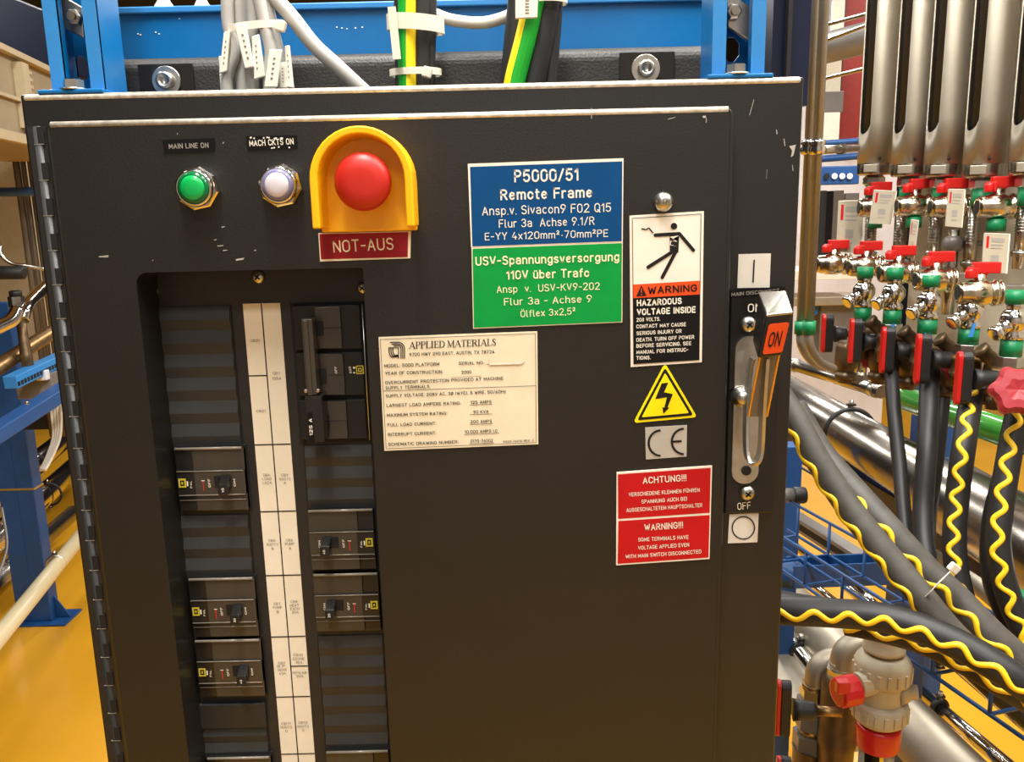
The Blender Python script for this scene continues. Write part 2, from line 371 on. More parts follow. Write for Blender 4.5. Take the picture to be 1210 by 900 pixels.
HZ1 = PY(300, 319, YD).z; HZ0 = .88
YF = .026                        # breaker panel face
def rrect(x0, x1, z0, z1, rs, n=6):   # radii for BL, BR, TR, TL
    out = []
    for (cx, cz, r, a) in ((x0, z0, rs[0], 180), (x1, z0, rs[1], 270), (x1, z1, rs[2], 0), (x0, z1, rs[3], 90)):
        sx = cx+r if cx == x0 else cx-r; sz = cz+r if cz == z0 else cz-r
        for k in range(n+1):
            t = math.radians(a+90*k/n); out.append((sx+r*math.cos(t), sz+r*math.sin(t)))
    return out
def slab_with_hole(outer, hole, y0, y1, m, hy=None):
    b = MB(m); n = len(outer); h = len(hole); al = [V(x, z, 0) for x, z in outer]; hl = [V(x, z, 0) for x, z in hole]
    tri = tessellate_polygon([al, hl]); pts = outer+hole
    hy1 = hy if hy is not None else y1
    b.add([V(x, y0, z) for x, z in pts], tri)
    b.add([V(x, y0, z) for x, z in outer]+[V(x, y1, z) for x, z in outer], [(i, (i+1) % n, n+(i+1) % n, n+i) for i in range(n)])
    b.add([V(x, y0, z) for x, z in hole]+[V(x, hy1, z) for x, z in hole], [(i, h+i, h+(i+1) % h, (i+1) % h) for i in range(h)])
    return b
body = slab_with_hole([(CX0, .06), (CX1, .06), (CX1, CZ), (CX0, CZ)], [(HX0-.008, HZ0-.01), (HX1+.03, HZ0-.01), (HX1+.03, HZ1+.015), (HX0-.008, HZ1+.015)], 0, .30, 'powder_black', hy=YF+.004)
body.add([V(CX0, .30, .06), V(CX1, .30, .06), V(CX1, .30, CZ), V(CX0, .30, CZ)], [(0, 1, 2, 3)])
body.tube([V(CX0+.002, .0024, CZ-.0026), V(CX1-.002, .0024, CZ-.0026)], .0030, 10, 'lip_highlight')
body.build('body', cab, bevel=.002, seg=3, weld=True)
door = slab_with_hole(rrect(DX0, DX1, DZ0, DZ1, (.004,)*4, 3), rrect(HX0, HX1, HZ0, HZ1, (.006, .003, .003, .009)), YD, -.0005, 'door_black', hy=YF)
# hem roll along the door edge; its top has a painted highlight
ed = [V(x, YD+.0022, z) for x, z in rrect(DX0+.0016, DX1-.0016, DZ0, DZ1-.0016, (.004,)*4, 3)]
n_ = len(ed)//2+1
door.tube(ed+[ed[0]], .0026, 10, 'door_black'); door.tube([V(DX0+.004, YD+.0022, DZ1-.0016), V(DX1-.004, YD+.0022, DZ1-.0016)], .0028, 10, 'lip_highlight')
door.build('door', cab, recalc=False)
hx = mean(PY(43, 160, YD+.002).x, PY(88, 500, YD+.002).x, PY(140, 885, YD+.002).x)
hg = MB('panel_black'); z = DZ1-.002; k = 0
hg.bb(hx-.011, hx+.004, -.006, 0, DZ0, DZ1-.002); hg.bb(hx, DX0+.001, YD+.0016, -.001, DZ0, DZ1-.002); hg.cyl((hx, YD+.0045, DZ0), (hx, YD+.0045, DZ1-.002), .0043, n=16)
while z > .2:
    L = .0135
    if k % 2 == 0: hg.bb(hx+.0004, hx+.0056, YD+.0002, -.003, z-L+.0006, z-.0004, 'deep_black'); hg.bb(hx-.0030, hx+.0048, YD+.0001, YD+.004, z-L-.0002, z-L+.0003, 'edge_glint')
    z -= L; k += 1
hg.build('hinge', cab)
# ---- breaker panel
DF = MB('panel_black'); DF.bb(HX0-.004, HX1+.02, YF, YF+.003, HZ0, HZ1+.01)
DF.build('breaker_panel', cab)
def dome_screw(c, r, name='screw', m='zinc', par=cab):
    b = MB(m); c = Vector(c)
    b.lathe(c, (0, -1, 0), [(0, r), (r*.25, r*.98), (r*.5, r*.8), (r*.68, r*.5), (r*.74, .0001)], 18)
    b.box(c+V(0, -r*.73, 0), (r*.9, r*.12, r*.22), 'deep_black', Matrix.Rotation(.7, 3, 'Y'))
    b.box(c+V(0, -r*.73, 0), (r*.9, r*.12, r*.22), 'deep_black', Matrix.Rotation(-.87, 3, 'Y'))
    return b.build(name, par)
dome_screw(PY(180.5, 344.5, YF), .0052); dome_screw(PY(305.5, 327, YF), .0060); dome_screw(PY(428.5, 340, YF), .0052)
def colx(l, r, Y): # l, r: [(px, py), ...]
    return mean(*[PY(x, y, Y).x for x, y in l]), mean(*[PY(x, y, Y).x for x, y in r])
LX0, LX1 = colx([(187.5, 362), (203, 525), (214, 680)], [(274, 362), (286, 525), (300, 680)], YF)
RX0, RX1 = colx([(345, 360), (358, 525), (378, 750)], [(432, 360), (440, 525), (451, 750)], YF)
def louvres(x0, x1, ytop, ybot, px, name='louvred_filler'):
    z1 = PY(px, ytop, YF).z; z0 = PY(px, ybot, YF).z; P = .0190; b = MB('louvre_black')
    b.bb(x0, x1, YF-.001, YF, z0, z1)
    n = max(1, round((z1-z0)/P)); P = (z1-z0)/n
    for i in range(n):
        za = z1-i*P
        # slat: a face leaning down-outward, then a nearly flat outer face
        q = [(YF-.0012, za), (YF-.0031, za-P*.52), (YF-.0031, za-P*.52-.0004), (YF-.0012, za-P)]
        vs = [V(x0+.0008, y, zz) for y, zz in q]+[V(x1-.0008, y, zz) for y, zz in q]
        b.add(vs, [(0, 1, 5, 4), (1, 2, 6, 5), (2, 3, 7, 6), (0, 3, 2, 1), (4, 5, 6, 7)])
    for x in (x0, x1): b.bb(x-.0005, x+.0005, YF-.0014, YF, z0, z1, 'deep_black')
    return b.build(name, cab)
louvres(LX0, LX1, 362, 527, 230); louvres(LX0, LX1, 608, 683, 255); louvres(LX0, LX1, 857, 895, 275)
louvres(RX0, RX1, 525, 600, 400); louvres(RX0, RX1, 750, 887, 415)
zz = PY(275, 831, YF-.004).z
MB('panel_black').bb(LX0-.0005, LX1+.0005, YF-.005, YF, PY(275, 857, YF).z, zz).build('filler_strip', cab, bevel=.001)
# ---- breakers
def breaker(tl, tr, bl, br, mirror, amps, label, cut=1.0):
    Yb = YF-.009
    x0 = mean(PY(*tl, Yb).x, PY(*bl, Yb).x); x1 = mean(PY(*tr, Yb).x, PY(*br, Yb).x)
    z1 = mean(PY(*tl, Yb).z, PY(*tr, Yb).z); z0 = mean(PY(*bl, Yb).z, PY(*br, Yb).z)
    W = x1-x0; H = z1-z0
    def X(u): return x0+W*(1-u if mirror else u)
    def Zv(v): return z1-H*v
    b = MB('plastic_brown')
    def slab(u0, u1, v0, v1, y, m): b.bb(min(X(u0), X(u1)), max(X(u0), X(u1)), y, YF, Zv(v1), Zv(v0), m)
    slab(-.02, 1.02, -.02, 1.03, YF-.0015, 'deep_black')
    slab(0, 1, 0, .99, YF-.006, 'plastic_black')
    slab(.25, 1, .02, .97, YF-.0075, 'plastic_brown'); slab(0, .25, .02, .97, YF-.0066, 'plastic_black')
    slab(0, 1, .34, .72, YF-.0088, 'plastic_black'); slab(.26, 1, .345, .715, YF-.0092, 'plastic_brown')
    t = b.build('circuit_breaker', cab, label, bevel=.0006)
    g = MB('zinc')    # moulded ridges, their highlight painted in as lighter plastic
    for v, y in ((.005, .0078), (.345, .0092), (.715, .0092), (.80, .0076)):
        p = [V(X(.01), YF-y, Zv(v)), V(X(.985), YF-y, Zv(v))]; g.tube(p, .0005 if v > .1 else .0013, 8, 'edge_glint')
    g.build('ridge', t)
    s_ = MB('deep_black'); s_.bb(min(X(.55), X(.80)), max(X(.55), X(.80)), YF-.0094, YF-.008, Zv(.60), Zv(.42)); s_.build('toggle_slot', t)
    tg = MB('plastic_black'); xa, xb = sorted((X(.66), X(.80)))
    tg.hexa([V(xa, YF-.021, Zv(.66)), V(xb, YF-.021, Zv(.66)), V(xb, YF-.020, Zv(.50)), V(xa, YF-.020, Zv(.50)), V(xa, YF-.009, Zv(.60)), V(xb, YF-.009, Zv(.60)), V(xb, YF-.009, Zv(.40)), V(xa, YF-.009, Zv(.40))])
    tg.build('toggle', t, bevel=.0008)
    pr = MB('logo_yellow'); Y = YF-.0094
    def q(u, v, du, dv, m, y=Y): pr.add([V(X(u)-du*W/2, y, Zv(v)-dv*H/2), V(X(u)+du*W/2, y, Zv(v)-dv*H/2), V(X(u)+du*W/2, y, Zv(v)+dv*H/2), V(X(u)-du*W/2, y, Zv(v)+dv*H/2)], [(0, 1, 2, 3)], m)
    q(.08, .52, .11, .14, 'logo_yellow'); q(.08, .52, .06, .085, 'label_black', Y-.0001); q(.08, .52, .025, .04, 'logo_yellow', Y-.0002)
    q(.155, .53, .02, .075, 'white_print')
    q(.385, .49, .05, .012, 'white_print'); q(.385, .57, .012, .15, 'lever_red')
    def vt(s, u, v, hgt, capw, y):
        vs, fs = text_geo(s, .02); xx0 = min(a[0] for a in vs); xx1 = max(a[0] for a in vs)
        sc = hgt*H/(xx1-xx0); c = capw*W/.729
        pr.add([V(X(u)-(a[1]*c-capw*W/2), y, Zv(v)-hgt*H/2+(a[0]-xx0)*sc) for a in vs], fs, 'white_print')
    vt('FAL', .205, .545, .11, .028, Y); vt('OFF', .475, .53, .13, .035, Y); vt('ON', .845, .53, .12, .03, Y)
    vt(amps, .735, .58, .07, .035, YF-.0212)
    pr.build('printed_marking', t, recalc=False)
    return t
breaker((206, 530.5), (287, 529), (212, 607), (292, 605), 0, '15', 'topmost breaker in the left column, toggle on the right')
breaker((222, 685.5), (299, 683), (229, 756), (305, 754), 0, '30', 'middle breaker in the left column, above another breaker')
breaker((230, 759), (306, 755.5), (236, 827.5), (313, 824), 0, '40', 'breaker in the left column directly above the plain filler strip')
breaker((244, 897), (318, 895), (251, 967), (325, 963), 0, '30', 'breaker at the bottom of the left column, cut by the photo edge')
breaker((363.4, 604), (441, 602.5), (367.6, 676), (444, 675), 1, '40', 'upper small breaker in the right column, toggle on the left')
breaker((369.5, 680), (446, 678), (373.6, 748.8), (450.4, 747), 1, '20', 'lower small breaker in the right column, toggle on the left')
breaker((384, 890.5), (457.5, 887), (390, 960), (464, 957), 1, '30', 'breaker at the bottom of the right column, cut by the photo edge')
# ---- three pole main breaker
Wz = (340, 340, 4.733); Ym = YF-.008
def zy(zx, zy_, Y, w=Wz): return PY(w[0]+zx/w[2], w[1]+zy_/w[2], Y)
a = zy(22, 85, YF); c = zy(466, 857, YF)
x0 = mean(zy(22, 85, YF).x, zy(62, 857, YF).x); x1 = mean(zy(428, 80, YF).x, zy(466, 855, YF).x)
b = MB('plastic_black'); b.bb(x0, x1, YF-.0015, YF, c.z, a.z, 'deep_black')
for (v0, v1) in ((100, 345), (366, 605), (632, 850)):
    za = zy(230, v0, Ym).z; zb = zy(250, v1, Ym).z
    b.bb(x0+.003, x1-.003, YF-.005, YF, zb, za, 'matt_black'); b.bb(x0+.022, x1-.019, YF-.008, YF, zb+.001, za-.001, 'plastic_brown')
    b.bb(x0+.022, x1-.019, YF-.0084, YF, mean(za, zb)-.0004, mean(za, zb)+.0002, 'matt_black')
    b.bb(x0+.020, x0+.0285, YF-.0092, YF, mean(za, zb)-.006, mean(za, zb)+.006, 'deep_black')
main = b.build('main_circuit_breaker', cab, 'wide three-pole black main breaker at the top of the right column', bevel=.0006)
f = MB('zinc'); f.tube([V(x1-.001, YF-.003, a.z-.002), V(x1-.001, YF-.003, c.z+.002)], .0009, 8); f.build('trim_edge', main)
Yh = YF-.026
h = MB('plastic_brown'); p0 = zy(78, 175, Yh); p1 = zy(168, 600, Yh); xa = mean(zy(80, 180, Yh).x, zy(98, 590, Yh).x); xb = mean(zy(140, 180, Yh).x, zy(160, 590, Yh).x)
h.bb(xa, xb, Yh, YF-.012, p1.z, p0.z); h.bb(xa+.0015, xb-.0035, Yh-.002, Yh, p1.z, p0.z-.001)
p2 = zy(100, 862, Yh)
h.bb(xa-.0015, xb+.004, Yh-.002, YF-.009, p2.z, p1.z-.0005, 'plastic_black')
h.cyl((xa, Yh-.002, p1.z+.004), (xa, Yh+.002, p1.z+.004), .0016, m='zinc'); h.cyl((xb+.001, Yh-.002, p1.z+.004), (xb+.001, Yh+.002, p1.z+.004), .0016, m='zinc')
h.build('handle_tie', main, bevel=.0008)
h = MB('label_black'); W2 = (340, 340, 4.733)
h.fill(W2, [(108, 700), (138, 697), (150, 862), (118, 866)], Yh-.0023, 'label_black'); h.text('125 A', W2, (141, 826), (136, 730), 19, Yh-.0026, 'white_print', .02)
h.build('rating_label', main, recalc=False)
h = MB('white_print'); h.text('OFF', W2, (277, 478), (273, 440), 12, YF-.0093, 'white_print', .02); h.text('225', W2, (358, 478), (352, 438), 12, YF-.006, 'white_print', .02)
h.fill(W2, [(365, 441), (376, 441), (377, 452), (366, 452)], YF-.006, 'white_print'); h.fill(W2, [(366, 470), (377, 470), (377, 478), (367, 478)], YF-.006, 'white_print')
h.stroke(W2, [(384, 438), (420, 436), (423, 478), (387, 480), (384, 438)], 6, YF-.006, 'logo_yellow'); h.stroke(W2, [(396, 450), (411, 450), (412, 467), (397, 468), (396, 450)], 6, YF-.0062, 'logo_yellow')
h.build('printed_marking', main, recalc=False)
# ---- circuit directory strip
Ws = (0, 0, 1); Yp = YF-.0008
sl = lambda y: 288+(y-358)*.0808
sr = lambda y: 332+(y-358)*.0722
bx0 = mean(*[PY(sl(y), y, Yp).x for y in (358, 600, 890)]); bx1 = mean(*[PY(sr(y), y, Yp).x for y in (358, 600, 890)])
st = MB('paper').bb(bx0, bx1, Yp, YF, .98, PY(310, 358.3, Yp).z).build('circuit_directory', cab, 'white paper strip listing the circuits between the breaker columns')
g = MB('black_print'); Yp2 = Yp-.0003; mid = (bx0+bx1)/2
def hl(x0_, x1_, py): 
    z = PY((sl(py)+sr(py))/2, py, Yp2).z; g.bb(x0_, x1_, Yp2, Yp2+.0001, z-.0005, z+.0005)
g.bb(mid-.0005, mid+.0005, Yp2, Yp2+.0001, .98, PY(310, 358.6, Yp2).z)
hl(bx0, mid, 443.5)
for y in (525, 604, 679.5, 752, 823, 890.5): hl(bx0, bx1, y)
hl(mid, bx1, 787)
for s, x, y in (('CB20', 301.5, 402.5), ('CB1', 326.5, 441), ('125A', 327, 447), ('CB21', 308.5, 485.5), ('CB4', 315, 561), ('LOAD', 315.5, 565.5), ('LOCK', 316, 570.5), ('CB3', 336.5, 561), ('ROOTS', 337, 566), ('A', 337, 570.5),
    ('CB5', 321.5, 638.5), ('ROOTS', 322, 643), ('B', 322.5, 648), ('CB6', 342, 638), ('PUMP', 342.5, 642.5), ('A', 343, 647.5), ('CB7', 327.5, 713), ('PUMP', 328, 717.5), ('B', 328.5, 722.5), ('CB8', 347.5, 710.5), ('HEAT', 348, 715), ('EXCH', 348.5, 719), ('20A', 349, 723),
    ('CB9', 333, 783), ('R.F.', 333.2, 787), ('GENS', 333.5, 791), ('40A', 334, 795.5), ('CB10', 352.5, 773.5), ('OZONE', 353, 778), ('15A', 353.5, 782.5), ('NESLAB', 354, 794.5), ('20A', 354.5, 798.5),
    ('CB11', 338, 854.5), ('ROOTS', 338.5, 859), ('D', 339, 863.5), ('CB12', 358, 853.5), ('ROOTS', 358.5, 858), ('C', 359, 862.5)):
    hw = len(s)*1.35
    g.text(s, Ws, (x-hw, y+1.5), (x+hw, y+1.3), 3.1, Yp2, 'grey_ink')
g.build('printed_table', st, recalc=False)
# ---- sign plates
YS = YD-.0012
def plate(name, corners, m, label, border=None, bm=None, th=.0012, radius=0):
    q = [PY(x, y, YS) for x, y in corners]  # TL TR BR BL
    b = MB(m); b.prism([q[3], q[2], q[1], q[0]], V(0, th-.0001, 0), m)
    return b.build(name, cab, label)
def zc(w, *pts): return [(w[0]+x/w[2], w[1]+y/w[2]) for x, y in pts]
YT = YS-.0004
WB = (540, 180, 4.09)
p = plate('location_sign', zc(WB, (52, 55), (805, 28), (801, 432), (68, 460)), 'sign_white', 'blue engraved sign with white border, above the green one')
g = MB('sign_blue').fill(WB, [(63, 70), (799, 43), (796, 428), (74, 454)], YS-.0002, 'sign_blue')
g.text('P5000/51', WB, (277, 146), (588, 137), 60, YT, 'white_print', .015); g.text('Remote Frame', WB, (210, 232), (655, 218), 52, YT, 'white_print', .015)
g.text('Ansp.v. Sivacon9 F02 Q15', WB, (122, 305), (745, 287), 43, YT, 'white_print'); g.text('Flur 3a  Achse 9.1/R', WB, (203, 365), (665, 350), 40, YT, 'white_print')
g.text('E-YY 4x120mm\u00b2+70mm\u00b2PE', WB, (135, 425), (730, 408), 36, YT, 'white_print'); g.build('lettering', p, recalc=False)
p = plate('supply_sign', zc(WB, (70, 461), (801, 433), (799, 821), (78, 852)), 'sign_cream', 'green engraved power-supply sign, directly below the blue one')
g = MB('sign_green').fill(WB, [(75, 466), (797, 438), (795, 817), (82, 847)], YS-.0002, 'sign_green')
g.text('USV-Spannungsversorgung', WB, (90, 548), (785, 525), 44, YT, 'cream_print', .015); g.text('110V \u00fcber Trafo', WB, (238, 615), (640, 602), 43, YT, 'cream_print', .015)
g.text('Ansp  v.  USV-KV9-202', WB, (192, 680), (690, 663), 36, YT, 'cream_print'); g.text('Flur 3a - Achse 9', WB, (228, 740), (652, 724), 36, YT, 'cream_print')
g.text('\u00d6lflex 3x2,5\u00b2', WB, (308, 797), (572, 783), 34, YT, 'cream_print'); g.build('lettering', p, recalc=False)
# nameplate
WN = (440, 385, 5.762)
p = plate('nameplate', zc(WN, (42, 77), (1123, 37), (1130, 805), (82, 850)), 'sign_cream', 'cream rating nameplate with black printing and a blanked serial number')
g = MB('black_print')
g.stroke(WN, [(54, 92), (1110, 52), (1116, 793), (94, 836), (54, 92)], 3, YT, 'black_print'); g.stroke(WN, [(75, 443), (1112, 407)], 3, YT, 'black_print')
for i, (l, r, tp) in enumerate(((110, 219, 110), (122, 207, 122), (134, 195, 134))):     # arched emblem
    cx = (l+r)/2+8; ra = r-cx
    pts = [(l+10, tp+2), (cx, tp)]+[(cx+ra*math.sin(t*math.pi/12), tp+ra-ra*math.cos(t*math.pi/12)) for t in range(1, 7)]+[(r, 222)]
    g.stroke(WN, pts, 7, YT, 'black_print', False)
for i in range(3):
    l = 113+i*13; g.stroke(WN, [(l, 145), (l+1, 178), (l+8, 196+4*(2-i)), (l+22, 206+6*(2-i)-6), (178-i*3, 200+6*(2-i)-4)], 7, YT, 'black_print', False)
g.stroke(WN, [(113, 150), (178, 148), (178, 222)], 6, YT, 'black_print', False)
# serif capitals drawn stroke by stroke (thin, thick, serif)
SER = {'A': (.78, [(.08, 0, .39, 1, .05), (.39, 1, .70, 0, .13), (.2, .34, .58, .34, .05), (-.04, 0, .2, 0, .05), (.56, 0, .84, 0, .05)]),
 'P': (.62, [(.15, 0, .15, 1, .13), (.15, .98, .42, .98, .05), (.42, .98, .56, .86, .10), (.56, .86, .56, .64, .12), (.56, .64, .42, .5, .10), (.42, .5, .15, .5, .05), (0, 0, .32, 0, .05), (0, 1, .2, 1, .05)]),
 'L': (.60, [(.15, 0, .15, 1, .13), (0, 1, .32, 1, .05), (0, .02, .56, .02, .06), (.56, .02, .6, .24, .05)]),
 'I': (.36, [(.18, 0, .18, 1, .13), (.02, 0, .34, 0, .05), (.02, 1, .34, 1, .05)]),
 'E': (.62, [(.15, 0, .15, 1, .13), (0, .98, .54, .98, .06), (0, .02, .56, .02, .06), (.15, .52, .44, .52, .05), (.54, .98, .56, .8, .05), (.56, .02, .6, .24, .05), (.44, .42, .44, .62, .05)]),
 'D': (.76, [(.15, 0, .15, 1, .13), (0, .98, .4, .98, .05), (.4, .98, .62, .82, .09), (.62, .82, .69, .5, .12), (.69, .5, .62, .18, .12), (.62, .18, .4, .02, .09), (.4, .02, 0, .02, .05)]),
 'M': (.92, [(.12, 0, .14, 1, .05), (.14, 1, .44, .04, .12), (.44, .04, .76, 1, .05), (.78, 1, .8, 0, .13), (0, 0, .26, 0, .05), (.66, 0, .94, 0, .05), (0, 1, .2, 1, .05), (.74, 1, .92, 1, .05)]),
 'T': (.66, [(.33, 0, .33, 1, .13), (.02, .98, .64, .98, .06), (.02, .98, 0, .76, .05), (.64, .98, .66, .76, .05), (.18, 0, .48, 0, .05)]),
 'R': (.70, [(.15, 0, .15, 1, .13), (.15, .98, .42, .98, .05), (.42, .98, .55, .87, .10), (.55, .87, .55, .66, .12), (.55, .66, .42, .53, .10), (.42, .53, .15, .53, .05), (.34, .52, .66, .02, .12), (.6, 0, .76, 0, .05), (0, 0, .32, 0, .05), (0, 1, .2, 1, .05)]),
 'S': (.54, [(.46, .78, .44, .92, .05), (.44, .92, .26, 1, .07), (.26, 1, .1, .9, .09), (.1, .9, .12, .68, .12), (.12, .68, .4, .42, .13), (.4, .42, .46, .2, .12), (.46, .2, .34, .04, .09), (.34, .04, .14, .02, .07), (.14, .02, .06, .1, .05), (.06, .1, .06, .26, .05)]), ' ': (.22, [])}
def serif(st, a, b, cap):
    tot = sum(SER[c][0]+.03 for c in st); L = b[0]-a[0]; x = 0
    for c in st:
        wd, ss = SER[c]
        for (xa, ya, xb, yb, t) in ss:
            f = lambda u, v: (a[0]+(x+u)/tot*L, a[1]+(b[1]-a[1])*(x+u)/tot-v*cap)
            g.stroke(WN, [f(xa, ya), f(xb, yb)], t*L/tot*1.05, YT, 'black_print', False)
        x += wd+.03
serif('APPLIED MATERIALS', (250, 155), (845, 132), 45)
for s, a, b, c in (('9700 HWY 290 EAST, AUSTIN, TX 78724', (252, 206), (832, 186), 23), ('MODEL: 5000 PLATFORM', (82, 283), (457, 270), 23), ('SERIAL NO.:', (588, 266), (768, 260), 22), ('YEAR OF CONSTRUCTION:', (86, 333), (482, 322), 22), ('2000', (607, 326), (675, 324), 22),
    ('OVERCURRENT PROTECTION PROVIDED AT MACHINE', (87, 397), (892, 366), 22), ('SUPPLY TERMINALS.', (90, 433), (397, 422), 22), ('SUPPLY VOLTAGE: 208V AC, 3\u00d8 (WYE), 5 WIRE, 50/60Hz', (92, 487), (910, 456), 22),
    ('LARGEST LOAD AMPERE RATING:', (97, 552), (603, 535), 22), ('125 AMPS', (668, 531), (812, 527), 22), ('MAXIMUM SYSTEM RATING:', (100, 618), (510, 604), 22), ('90 KVA', (688, 596), (792, 592), 22), ('FULL LOAD CURRENT:', (104, 684), (437, 673), 22),
    ('200 AMPS', (668, 663), (814, 658), 22), ('INTERRUPT CURRENT:', (107, 750), (437, 738), 22), ('10,000 AMPS I.C.', (628, 732), (860, 724), 22), ('SCHEMATIC DRAWING NUMBER:', (109, 817), (588, 799), 22), ('0170-76002', (668, 795), (822, 789), 22), ('0060-76010 REV. C', (890, 795), (1100, 786), 15)):
    g.text(s, WN, a, b, c, YT, 'black_print', .012)
for a, b in (((664, 538), (816, 533)), ((664, 603), (816, 598)), ((664, 670), (818, 665)), ((624, 739), (864, 730)), ((660, 802), (830, 796)), ((775, 262), (795, 261))): g.stroke(WN, [a, b], 3, YT, 'black_print', False)
g.build('lettering', p, recalc=False)
g = MB('paper'); g.fill(WN, [(790, 190), (1035, 180), (1035, 240), (1020, 262), (800, 268)], YT-.0002, 'sign_cream'); g.stroke(WN, [(800, 262), (1018, 252), (1032, 238)], 9, YT-.0003, 'sign_white'); g.fill(WN, [(535, 290), (742, 282), (744, 338), (538, 348)], YS-.0002, 'sign_cream')
g.build('masking_label', p, recalc=False)
# electric shock warning
WW = (720, 220, 4.09)
p = plate('shock_warning_sign', zc(WW, (98, 142), (457, 120), (447, 850), (104, 873)), 'sign_white', 'tall warning sign with a struck figure, orange band and white text on black')
g = MB('label_black'); g.stroke(WW, [(111, 155), (443, 134), (434, 838), (118, 858), (111, 155)], 3, YT, 'black_print')
g.fill(WW, [(113, 475), (439, 456), (437, 522), (116, 541)], YT, 'sign_orange'); g.fill(WW, [(116, 541), (437, 522), (434, 838), (118, 858)], YT, 'label_black')
g.fill(WW, [(155, 478), (180, 529), (130, 532)], YT-.0002, 'black_print'); g.stroke(WW, [(155, 494), (155, 514)], 4, YT-.0003, 'sign_orange'); g.stroke(WW, [(155, 523), (155, 524)], 5, YT-.0003, 'sign_orange')
g.text('WARNING', WW, (186, 521), (425, 508), 35, YT-.0002, 'black_print', .02)
for s, a, b, c, bo in (('HAZARDOUS', (133, 580), (350, 569), 32, .03), ('VOLTAGE INSIDE', (133, 624), (417, 611), 32, .03), ('208 VOLTS.', (131, 655), (246, 650), 19, .02), ('CONTACT MAY CAUSE', (131, 687), (370, 676), 19, .02), ('SERIOUS INJURY OR', (131, 720), (350, 708), 19, .02), ('DEATH. TURN OFF POWER', (131, 752), (411, 737), 19, .02),
    ('BEFORE SERVICING. SEE', (131, 781), (396, 767), 19, .02), ('MANUAL FOR INSTRUC-', (131, 811), (381, 798), 19, .02), ('TIONS.', (131, 839), (200, 836), 19, .02)): g.text(s, WW, a, b, c, YT-.0002, 'white_print', bo)
g.stroke(WW, [(312, 192), (313.5, 193)], 31, YT, 'black_print'); g.stroke(WW, [(222, 236), (338, 229)], 17, YT, 'black_print'); g.stroke(WW, [(338, 228), (407, 309)], 16, YT, 'black_print')
g.fill(WW, [(292, 234), (338, 226), (334, 318), (320, 328), (292, 312)], YT, 'black_print'); g.stroke(WW, [(302, 318), (187, 391)], 17, YT, 'black_print'); g.stroke(WW, [(320, 318), (256, 440)], 17, YT, 'black_print')
g.stroke(WW, [(155, 205), (178, 210), (191, 201), (212, 226)], 6, YT, 'black_print', False)
g.fill(WW, [(292, 244), (338, 238), (306, 254), (330, 268), (300, 264), (296, 282), (326, 290), (292, 284), (296, 262), (322, 262)], YT-.0002, 'sign_white'); g.build('pictogram_and_text', p, recalc=False)
# triangle
WT = (720, 420, 3.464)
def rtri(pts, r, n=5):
    out = []; c = V(sum(p[0] for p in pts)/3, sum(p[1] for p in pts)/3, 0)
    for i in range(3):
        p0, p1, p2 = [V(*pts[(i+j-1) % 3], 0) for j in range(3)]
        d0 = (p0-p1).normalized(); d1 = (p2-p1).normalized(); L = r/math.tan(d0.angle(d1)/2); a = p1+d0*L; b_ = p1+d1*L
        for k in range(n+1):
            t = k/n; q = a*(1-t)**2+p1*2*t*(1-t)+b_*t*t; out.append((q.x, q.y))
    return out
tp = [(228, 30), (360, 252), (98, 276)]
b = MB('sign_yellow'); b.prism([zy(x, y, YS, WT) for x, y in rtri(tp, 11)][::-1], V(0, .0008, 0), 'sign_yellow')
p = b.build('high_voltage_sticker', cab, 'yellow triangle sticker with a black lightning bolt')
cc = (229, 186); sh = lambda k: [(cc[0]+(x-cc[0])*k, cc[1]+(y-cc[1])*k) for x, y in tp]
g = MB('black_print').fill(WT, rtri(sh(.88), 8), YS-.0003, 'black_print'); g.fill(WT, rtri(sh(.74), 4), YS-.0005, 'sign_yellow')
g.fill(WT, [(214, 114), (242, 110), (224, 150), (260, 157), (238, 212), (246, 213), (221, 238), (217, 210), (225, 213), (236, 170), (188, 178)], YS-.0007, 'black_print'); g.build('bolt_symbol', p, recalc=False)
p = plate('conformity_sticker', zc(WT, (147, 295), (318, 285), (316, 413), (150, 425)), 'sign_silver', 'small grey sticker with large dark C and E letters')
g = MB('black_print')
for cx, r in ((210, 49), (305, 49)): g.stroke(WT, [(cx+r*math.cos(math.radians(t)), 358-(cx-210)*.07+52*math.sin(math.radians(t))) for t in range(90, 271, 12)], 9, YT, 'black_print', False)
g.stroke(WT, [(258, 352), (296, 350)], 9, YT, 'black_print', False); g.build('lettering', p, recalc=False)
p = plate('notice_sign', zc(WT, (30, 478), (421, 450), (410, 832), (28, 858)), 'sign_white', 'red bilingual sign with white text, lowest sign on the door')
g = MB('sign_red').fill(WT, [(35, 486), (415, 459), (411, 643), (36, 668)], YS-.0002, 'sign_red'); g.fill(WT, [(37, 677), (411, 652), (406, 826), (34, 852)], YS-.0002, 'sign_red')
for s, a, b, c in (('ACHTUNG!!!', (137, 525), (316, 513), 29), ('VERSCHIEDENE KLEMMEN F\u00dcHREN', (80, 577), (370, 557), 17), ('SPANNUNG AUCH BEI', (132, 606), (318, 593), 17), ('AUSGESCHALTETEM HAUPTSCHALTER', (70, 641), (381, 619), 17), ('WARNING!!!', (144, 717), (302, 706), 29),
    ('SOME TERMINALS HAVE', (118, 761), (324, 750), 17), ('VOLTAGE APPLIED EVEN', (118, 795), (327, 781), 17), ('WITH MAIN SWITCH DISCONNECTED', (67, 831), (377, 809), 17)): g.text(s, WT, a, b, c, YT, 'white_print', .012)
g.build('lettering', p, recalc=False)
WE = (150, 120, 3.361)
p = plate('emergency_stop_sign', zc(WE, (760, 522), (1128, 514), (1125, 622), (767, 635)), 'sign_cream', 'dark red engraved sign under the emergency stop')
